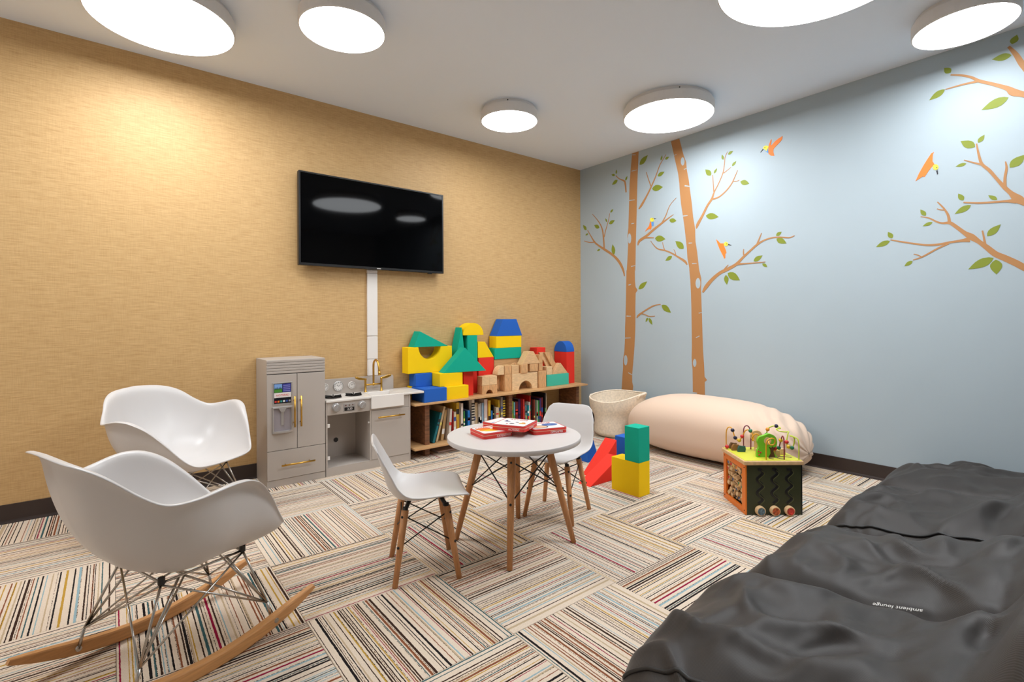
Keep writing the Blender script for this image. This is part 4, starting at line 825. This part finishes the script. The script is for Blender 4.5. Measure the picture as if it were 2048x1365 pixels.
# ---------------------------------------------------------------- rope basket
def basket():
    base = (3.43, 2.86, 0); t = thing('rope_basket', 'cream woven rope basket in the corner between the shelf and bean bag', 'basket', base)
    ropem = mat('rope_cream', (240, 224, 202), .9, spec=.15, var=.05, vscale=60, bump=.5, bscale=160)
    def ring(z, k):
        rx, ry, cx_, cy_ = k; P = []
        for i in range(64):
            a = 2*math.pi*i/64; ca, sa = math.cos(a), math.sin(a)
            dent = 1-.11*math.exp(-((z-.16)/.06)**2)*max(0, -ca)*(.6+.4*math.sin(a*3+1))-.03*math.exp(-((z-.2)/.05)**2)*max(0, math.cos(a-3.6))
            g_ = max(0, z-.1)/.24; zz = z+g_*g_*(-.018*sa+.028*ca-.012*math.cos(2*a)+.006*math.sin(3*a))
            P.append(Vector((cx_+rx*ca*dent, cy_+ry*sa*dent, zz)))
        return P
    N = 30; rings = []
    for k in range(N+1):
        f = k/N; z = .005+.335*f
        e = min(1, .86+.14*(f/.08)) if f < .08 else 1
        rx = (.18+.012*math.sin(f*3)+.03*f)*e; ry = (.19-.015*math.sin(f*6)+.065*f*f)*e
        rings.append(ring(z, (rx, ry, 0, -.01-.02*f)))
    m = MB(); RR = []
    for k, rg in enumerate(rings):    # coiled rope: one bulge per coil
        RR.append(rg)
        if k < N:
            nx = rings[k+1]; RR.append([(a+b)/2+Vector((a.x, a.y, 0)).normalized()*.0035 for a, b in zip(rg, nx)])
    inner = [[p-Vector((p.x, p.y, 0)).normalized()*.009 for p in rg] for rg in rings[::-1]]
    V = m.grid(RR+inner, close_u=True); m.bm.faces.new(V[0]); m.bm.faces.new(V[-1][::-1])
    m.build('rope_wall', ropem, t, norm=True)
    MB().tube([p+Vector((0, 0, .003))-Vector((p.x, p.y, 0)).normalized()*.004 for p in rings[-1]], .0075, 8, closed=True).build('rim_rope', ropem, t)
    for sg in (1, -1):
        i0 = 16 if sg > 0 else 48; a = rings[-1][i0-2]; b = rings[-1][i0+2]; o = Vector((0, sg*.03, .012 if sg < 0 else -.008)); md = (a+b)/2+o
        MB().tube(catmull([a-Vector((0, 0, .025)), a+o*.6, md, b+o*.6, b-Vector((0, 0, .025))], 5), .008, 8).build('handle', ropem, t)
basket()
# ---------------------------------------------------------------- wooden activity cube
def cube():
    rz = math.radians(-39); u = Vector((math.cos(rz), math.sin(rz), 0)); v = Vector((-u.y, u.x, 0)); Wd, Dp, Hh = .284, .262, .258
    ctr = Vector((2.52, 1.251, 0))+u*Wd/2+v*Dp/2
    t = thing('activity_cube', 'wooden activity cube toy with bead wires on top and dark green maze panel', 'toy', ctr, rz)
    x0, x1, y0, y1 = -Wd/2, Wd/2, -Dp/2, Dp/2
    natural = wood('toy_wood', (222, 184, 136), .05, (20, 20, 20), .5)
    org = mat('toy_orange', (232, 122, 28), .45); dkg = mat('toy_darkgreen', (52, 56, 30), .5); limeb = mat('toy_lime_board', (206, 204, 60), .5)
    MB().box(x0+.05, x1-.002, y0+.006, y1, .004, .25).build('core', mat('toy_core', (150, 110, 70), .6), t)
    fp = MB().box(x0+.006, x1, y0, y0+.0055, 0, Hh-.002, .001).build('maze_panel', dkg, t)
    MB().box(x1-.0012, x1+.006, y0, y1, 0, Hh-.002, .001).build('side_panel', blackp, t)
    MB().box(x0, x1, y1-.001, y1+.006, 0, Hh-.002, .001).build('back_panel', org, t)
    for k, px in enumerate((-.068, .006, .080)):
        pts = []
        for i in range(49):
            f = i/48; z = .232-.175*f; pts.append((px+.014*math.sin(f*math.pi*5.2+(0 if k < 2 else .4)), z))
        m = MB(); 
        m.tube([(a, y0-.0003, b) for a, b in pts], .0085, 8); m.box(px-.012, px+.012, y0-.0015, y0+.001, .226, .24, .004)
        for vv in m.bm.verts: vv.co.y = max(min(vv.co.y, y0+.001), y0-.0015)
        m.build('maze_slot', blackp, fp)
        m2 = MB(); m2.tube([(a+.0085, y0-.0006, b-.004) for a, b in pts], .0016, 6); m2.build('slot_highlight', mat('slot_highlight', (84, 88, 40), .5), fp)  # lighter line painted as a highlight along the slot's rim
        kx = px-.004; Mk = Tr(kx, y0-.002, .026) @ Matrix.Rotation(math.pi/2, 4, 'X')
        kn = MB(); kn.lathe([(.024, 0), (.024, .018), (.022, .021), (.02, .0215)], 28, M=Mk); kn = kn.build('slider_knob', natural, t)
        d = MB(); d.lathe([(.0185, .0205), (.0185, .0222)], 24, M=Mk); d.build('knob_print', mat('knob_print_%d' % k, ((88, 108, 118), (168, 78, 36), (196, 52, 40))[k], .5, var=.35, vscale=90), kn)
    # orange window frame
    m = MB(); m.box(x0, x0+.012, y0, y0+.04, 0, Hh-.002, .001); m.box(x0, x0+.012, y1-.028, y1, 0, Hh-.002, .001); m.box(x0, x0+.012, y0+.04, y1-.028, 0, .03, .001); m.box(x0, x0+.012, y0+.04, y1-.028, .225, Hh-.002, .001)
    m.build('window_frame', org, t)
    sc = MB()
    for yy in (y0+.012, y1-.012):
        for zz in (.02, .24): sc.ball((x0-.0002, yy, zz), .003)
    sc.build('frame_screw', blackm, t)
    MB().box(x0+.044, x0+.049, y0+.006, y1, .004, .25).build('window_backing', mat('window_back', (70, 48, 30), .8), t)
    R = random.Random(3); bcol = [(196, 48, 40), (44, 80, 130), (60, 130, 90), (235, 190, 60), (40, 36, 34), (226, 130, 40)]
    for r_ in range(7):
        for q in range(6):
            yy = y0+.05+q*.034+R.uniform(-.004, .004); zz = .04+r_*.028+R.uniform(-.003, .003); aa = R.uniform(-.7, .7)
            Mx = Tr(x0+.016+R.choice((0, .003, .014)), yy, zz) @ Matrix.Rotation(aa, 4, 'X') @ Matrix.Rotation(R.uniform(-.5, .5), 4, 'Y')
            bd = MB().box(-.011, .011, -.0112, .0112, -.0105, .0105, .002, M=Mx, seg=1).build('letter_block', natural, t)
            if R.random() < .55:
                cc = R.randrange(6); MB().box(-.0117, -.0108, -.0075, .0075, -.007, .007, M=Mx).build('block_print', mat('blk_%d' % cc, bcol[cc], .5), bd)
    # top board
    tb = MB(); tb.box(x0-.01, x1+.01, y0-.01, y1+.01, .256, .278, .005).build('top_board', natural, t); 
    tp = MB(); tp.box(x0-.003, x1+.003, y0-.003, y1+.003, .277, .2793); tp = tp.build('top_print', limeb, t)
    m = MB()
    for cxp, cyp, r_ in ((.08, -.09, .035), (.1, .0, .028), (.02, -.095, .022)):
        m.tube([(cxp+r_*math.cos(a*.4), cyp+r_*.7*math.sin(a*.4), .2795) for a in range(12)], .003, 6)
    m.build('painted_path', mat('path_brown', (120, 98, 70), .6), tp)
    # tree
    trp = catmull([(-.055, .2795, 0), (-.052, .315, 0), (-.043, .335, 0), (-.052, .362, 0), (-.042, .385, 0), (-.018, .392, 0), (.006, .402, 0), (.032, .394, 0), (.046, .378, 0), (.05, .355, 0), (.045, .335, 0), (.03, .328, 0), (.034, .305, 0), (.052, .2795, 0)], 4)
    yT = -.075; m = MB(); m.prism([(p.x, p.y) for p in trp], yT, yT+.016, 'y', .001); tr = m.build('tree_cutout', mat('toy_lime', (120, 196, 44), .45), t)
    m = MB(); m.lathe([(.019, -.002), (.019, .0175)], 24, M=Tr(.0, yT+.016, .365) @ Matrix.Rotation(math.pi/2, 4, 'X')); m.build('tree_wheel', natural, tr)
    m = MB(); m.prism([(.004, .2795), (.04, .2795), (.03, .31), (.033, .325), (.045, .334), (.03, .331), (.024, .337), (.019, .329), (.006, .335), (.014, .32), (.015, .3)], yT-.0015, yT+.0005, 'y'); m.build('tree_trunk', mat('toy_brown', (84, 52, 34), .5), tr)
    m = MB()
    for a, b in ((-.044, .292), (-.036, .305), (-.047, .31)): m.ball((a, yT, b), .0045)
    m.build('apples', mat('toy_red', (200, 40, 40), .4), tr)
    # standing discs and blocks
    for px, py, r_, nm in ((.0, .05, .03, natural), (.03, .09, .02, natural)):
        m = MB(); m.lathe([(r_, -.008), (r_, .008)], 24, M=Tr(px, py, .279+r_+.055) @ Matrix.Rotation(math.pi/2, 4, 'X')); m.box(px-.008, px+.008, py-.006, py+.006, .279, .35); m.build('turning_disc', nm, t)
    m = MB(); m.prism([(.06+.045*math.cos(a), .279+.075*math.sin(a)) for a in [math.pi*k/14 for k in range(15)]], .03, .046, 'y', .001); m.build('orange_arch', org, t)
    for px, py, sx, col in ((.062, -.05, .018, natural), (.105, -.02, .02, natural), (-.02, -.02, .02, natural)):
        MB().box(px-sx*.7, px+sx*.7, py-.01, py+.01, .279, .279+sx*1.6, .003).build('peg_block', col, t)
    for px, py, cc in ((-.105, .06, (150, 105, 60)), (-.085, .03, (40, 88, 84)), (-.1, .1, (120, 85, 60))):
        m = MB(); m.prism([(px-.022, .279), (px-.02, .30), (px-.012, .315), (px+.002, .308), (px+.018, .312), (px+.022, .295), (px+.018, .279)], py, py+.014, 'y', .002); m.build('animal_cutout', mat('animal_%d' % cc[0], cc, .5), t)
    # bead wires
    wires = [((232, 164, 40), [(-.135, .115, .279), (-.135, .115, .36), (-.13, .11, .392), (-.118, .1, .4), (-.11, .09, .385), (-.1, .08, .345), (-.085, .065, .335), (-.075, .05, .36), (-.06, .04, .395), (-.04, .03, .395), (-.03, .02, .37), (-.035, .01, .345), (-.045, .0, .36), (-.035, -.01, .385), (-.015, -.01, .38), (-.01, .0, .35), (0, .02, .279)], [(5, 'n'), (6, 'y'), (7, 'r'), (4, 'n'), (9, 'g')]),
        ((232, 164, 40), [(-.03, -.12, .279), (-.03, -.12, .35), (-.026, -.12, .375), (-.008, -.118, .387), (.012, -.115, .385), (.02, -.112, .37), (.014, -.11, .355), (0, -.108, .352), (-.006, -.1, .36), (0, -.09, .365)], []),
        ((130, 52, 74), [(-.045, .1, .279), (-.045, .1, .37), (-.04, .1, .4), (-.026, .098, .408), (-.014, .095, .395), (-.01, .09, .36), (-.01, .09, .279)], []),
        ((196, 210, 60), [(.06, .06, .345), (.058, .05, .37), (.058, .04, .4), (.075, .03, .418), (.1, .03, .42), (.115, .015, .412), (.09, .01, .408), (.1, -.01, .4), (.128, -.015, .398), (.14, -.02, .4), (.13, -.03, .39), (.118, -.04, .35), (.122, -.05, .328), (.135, -.06, .325), (.142, -.065, .345), (.142, -.07, .375), (.128, -.075, .39), (.115, -.08, .392), (.13, -.1, .388), (.137, -.118, .37), (.137, -.12, .279)], [(1, 'g'), (2, 'o'), (4, 'n'), (11, 'r'), (12, 'y'), (13, 'g'), (0, 'y')]),
        ((150, 48, 70), [(.062, -.12, .279), (.062, -.12, .36), (.062, -.115, .39), (.064, -.1, .395), (.066, -.08, .37), (.066, -.06, .325), (.05, -.05, .318), (.03, -.045, .32), (.02, -.04, .279)], [(5, 'g'), (6, 'r'), (7, 'n'), (4, 'y')])]
    bc = dict(n=(28, 30, 66), y=(230, 190, 50), r=(206, 40, 44), g=(40, 124, 96), o=(232, 150, 50))
    for col, pts, beads in wires:
        w_ = MB().tube(catmull(pts, 6), .0032, 8).build('bead_wire', mat('wire_%d' % col[0], col, .35), t)
        for i, b_ in beads: MB().ball(pts[i], .0105).build('bead', mat('bead_'+b_, bc[b_], .3), w_)
    MB().ball((-.138, .098, .292), .011).build('red_ball', mat('bead_r', bc['r'], .3), t)
cube()
# ---------------------------------------------------------------- black loungers
def lounger(lab, x0, x1, seed, txt=False):
    yF, yB = .90, -.62; cxm = (x0+x1)/2; hw = (x1-x0)/2
    t = thing('lounger', lab, 'bean bag', (cxm, .3, 0), 0, 'black fabric double loungers'); of = (cxm, .3, 0)
    fab = blackfab
    hk = [(.90, .135), (.75, .16), (.55, .185), (.35, .215), (.22, .28), (.10, .43), (-.05, .66), (-.2, .80), (-.35, .84), (-.5, .72), (-.62, .5)]
    def hp(y):
        for (a, ha), (b, hb) in zip(hk, hk[1:]):
            if y >= b:
                f = (a-y)/(a-b); f = f*f*(3-2*f); return ha+(hb-ha)*f
        return hk[-1][1]
    def wr(p):
        q = Vector((p.x*2.2+seed*7, p.y*2.6, seed*3.1)); n1 = noise.noise(q); q2 = Vector((p.x*3.4+p.y*2.2+seed, p.y*3.2-p.x*1.5, seed*1.7))
        r1 = 1-abs(noise.noise(q2+Vector((n1*.9, n1*.6, 0))))*2.0
        q3 = Vector((p.x*11+n1*3, p.y*9, seed)); r3 = 1-abs(noise.noise(Vector((p.x*3.1-p.y*4.2+seed*2, p.y*2.2+p.x*3, seed*5.3))+Vector((n1, n1*.5, 0))))*2.4; sm = lambda a: max(0, a)**2*(3-2*min(1, max(0, a))) if a < 1 else 1; return .034*n1+.026*sm(r1)+.022*sm(r3)**2+.007*sm(1-abs(noise.noise(Vector((p.x*6.5+p.y*5+n1*2, p.y*7-p.x*4, seed*2.2))))*2.6)+.002*noise.noise(q3)
    def surf(u, v):
        """u in -1..1 across, v 0..1 from foot to back; top skin"""
        y = yF+(yB-yF)*v; x = cxm+hw*u
        eu = max(0, 1-abs(u)**7)**(1/2.6); dv = min(v*(yF-yB), (1-v)*(yF-yB)); ev = max(0, 1-max(0, 1-dv/.22)**2.4)**(1/2.2)
        h = hp(y); seam = math.exp(-(u/.035)**2); sd = -.022*seam*(1 if y > .2 else .5)
        lump = .018*math.sin(math.pi*min(1, abs(u)*1.05))
        e = min(eu, 1)*ev
        z = (h+lump+sd+1.0*wr(Vector((x, y, 0)))*(1-.85*math.exp(-(u/.13)**2)))*e
        yy = y+.018*noise.noise(Vector((x*4, seed, 3)))*(1-ev)+.03*(abs(u)-.5)*0
        if v < .3: yy -= .10*abs(u)**10*(1-v/.3)+.05*math.exp(-(u/.06)**2)*(1-v/.3)**2
        return Vector((x, yy, max(z, .0)))
    NU, NVv = 150, 170; rows = []
    for i in range(NVv+1):
        v = .5-.5*math.cos(math.pi*i/NVv) if False else (i/NVv)**1.35
        v = min(1, v); row = []
        for j in range(NU+1):
            q = -1+2*j/NU; aq = abs(q); u = math.copysign(.55*aq*aq*(3-2*aq)+.45*aq, q); row.append(surf(u, v))
        rows.append(row)
    m = MB(); V = m.grid(rows)
    # flat underside closing the bag
    loop = [V[0][j] for j in range(NU+1)]+[V[i][NU] for i in range(1, NVv+1)]+[V[NVv][j] for j in range(NU-1, -1, -1)]+[V[i][0] for i in range(NVv-1, 0, -1)]
    bot = [m.bm.verts.new((q.co.x, q.co.y, 0)) for q in loop]; n = len(loop)
    for k in range(n):
        a, b, c, d = loop[k], loop[(k+1) % n], bot[(k+1) % n], bot[k]
        m.bm.faces.new((a, b, c, d)).smooth = True
    m.bm.faces.new(bot[::-1])
    m.build('cover', fab, t, of, norm=True)
    up = Vector((0, 0, .0035))
    for uu, r in ((-.90, .0055), (.90, .0055)):
        P = [surf(uu, (k/80)**1.35*.8)+up for k in range(2, 81)]; MB().tube(P, r, 8).build('piping', pipem, t, of)
    P = [surf(0, (k/80)**1.35*.8)+Vector((0, 0, .003)) for k in range(2, 81)]; MB().tube(P, .0045, 6).build('seam', pipem, t, of)
    if txt:
        y = .405; v = (yF-y)/(yF-yB); p = surf(-.04, v)+Vector((0, 0, .008)); p1 = surf(-.04, v-.03)+Vector((0, 0, .008)); xd = (p1-p).normalized()
        o = text_mesh('label_text', 'ambient lounge', .0185, mat('label_white', (215, 212, 208), .7), t, p-Vector(of), xd, Vector((-1, 0, -.3)), .0006)
def fabric():
    m = mat('black_twill', (46, 41, 38), .5, spec=.35, sheen=.1); nt = m.node_tree; b = nt.nodes['Principled BSDF']
    tc = nt.nodes.new('ShaderNodeTexCoord'); mp = nt.nodes.new('ShaderNodeMapping'); mp.inputs['Rotation'].default_value = (0, 0, .78); mp.inputs['Scale'].default_value = (1, 1, 1)
    nt.links.new(tc.outputs['Object'], mp.inputs[0])
    wv = nt.nodes.new('ShaderNodeTexWave'); wv.inputs['Scale'].default_value = 120; wv.inputs['Distortion'].default_value = .6
    nt.links.new(mp.outputs[0], wv.inputs['Vector'])
    bp = nt.nodes.new('ShaderNodeBump'); bp.inputs['Strength'].default_value = .22; bp.inputs['Distance'].default_value = .001
    nt.links.new(wv.outputs['Fac'], bp.inputs['Height']); nt.links.new(bp.outputs[0], b.inputs['Normal'])
    return m
blackfab = fabric(); pipem = mat('black_piping', (30, 29, 29), .5)
lounger('black fabric double lounger with a small white printed label on its seam', 1.0, 2.335, 1, True)
lounger('black fabric double lounger pushed against the blue wall', 2.365, 3.70, 2)
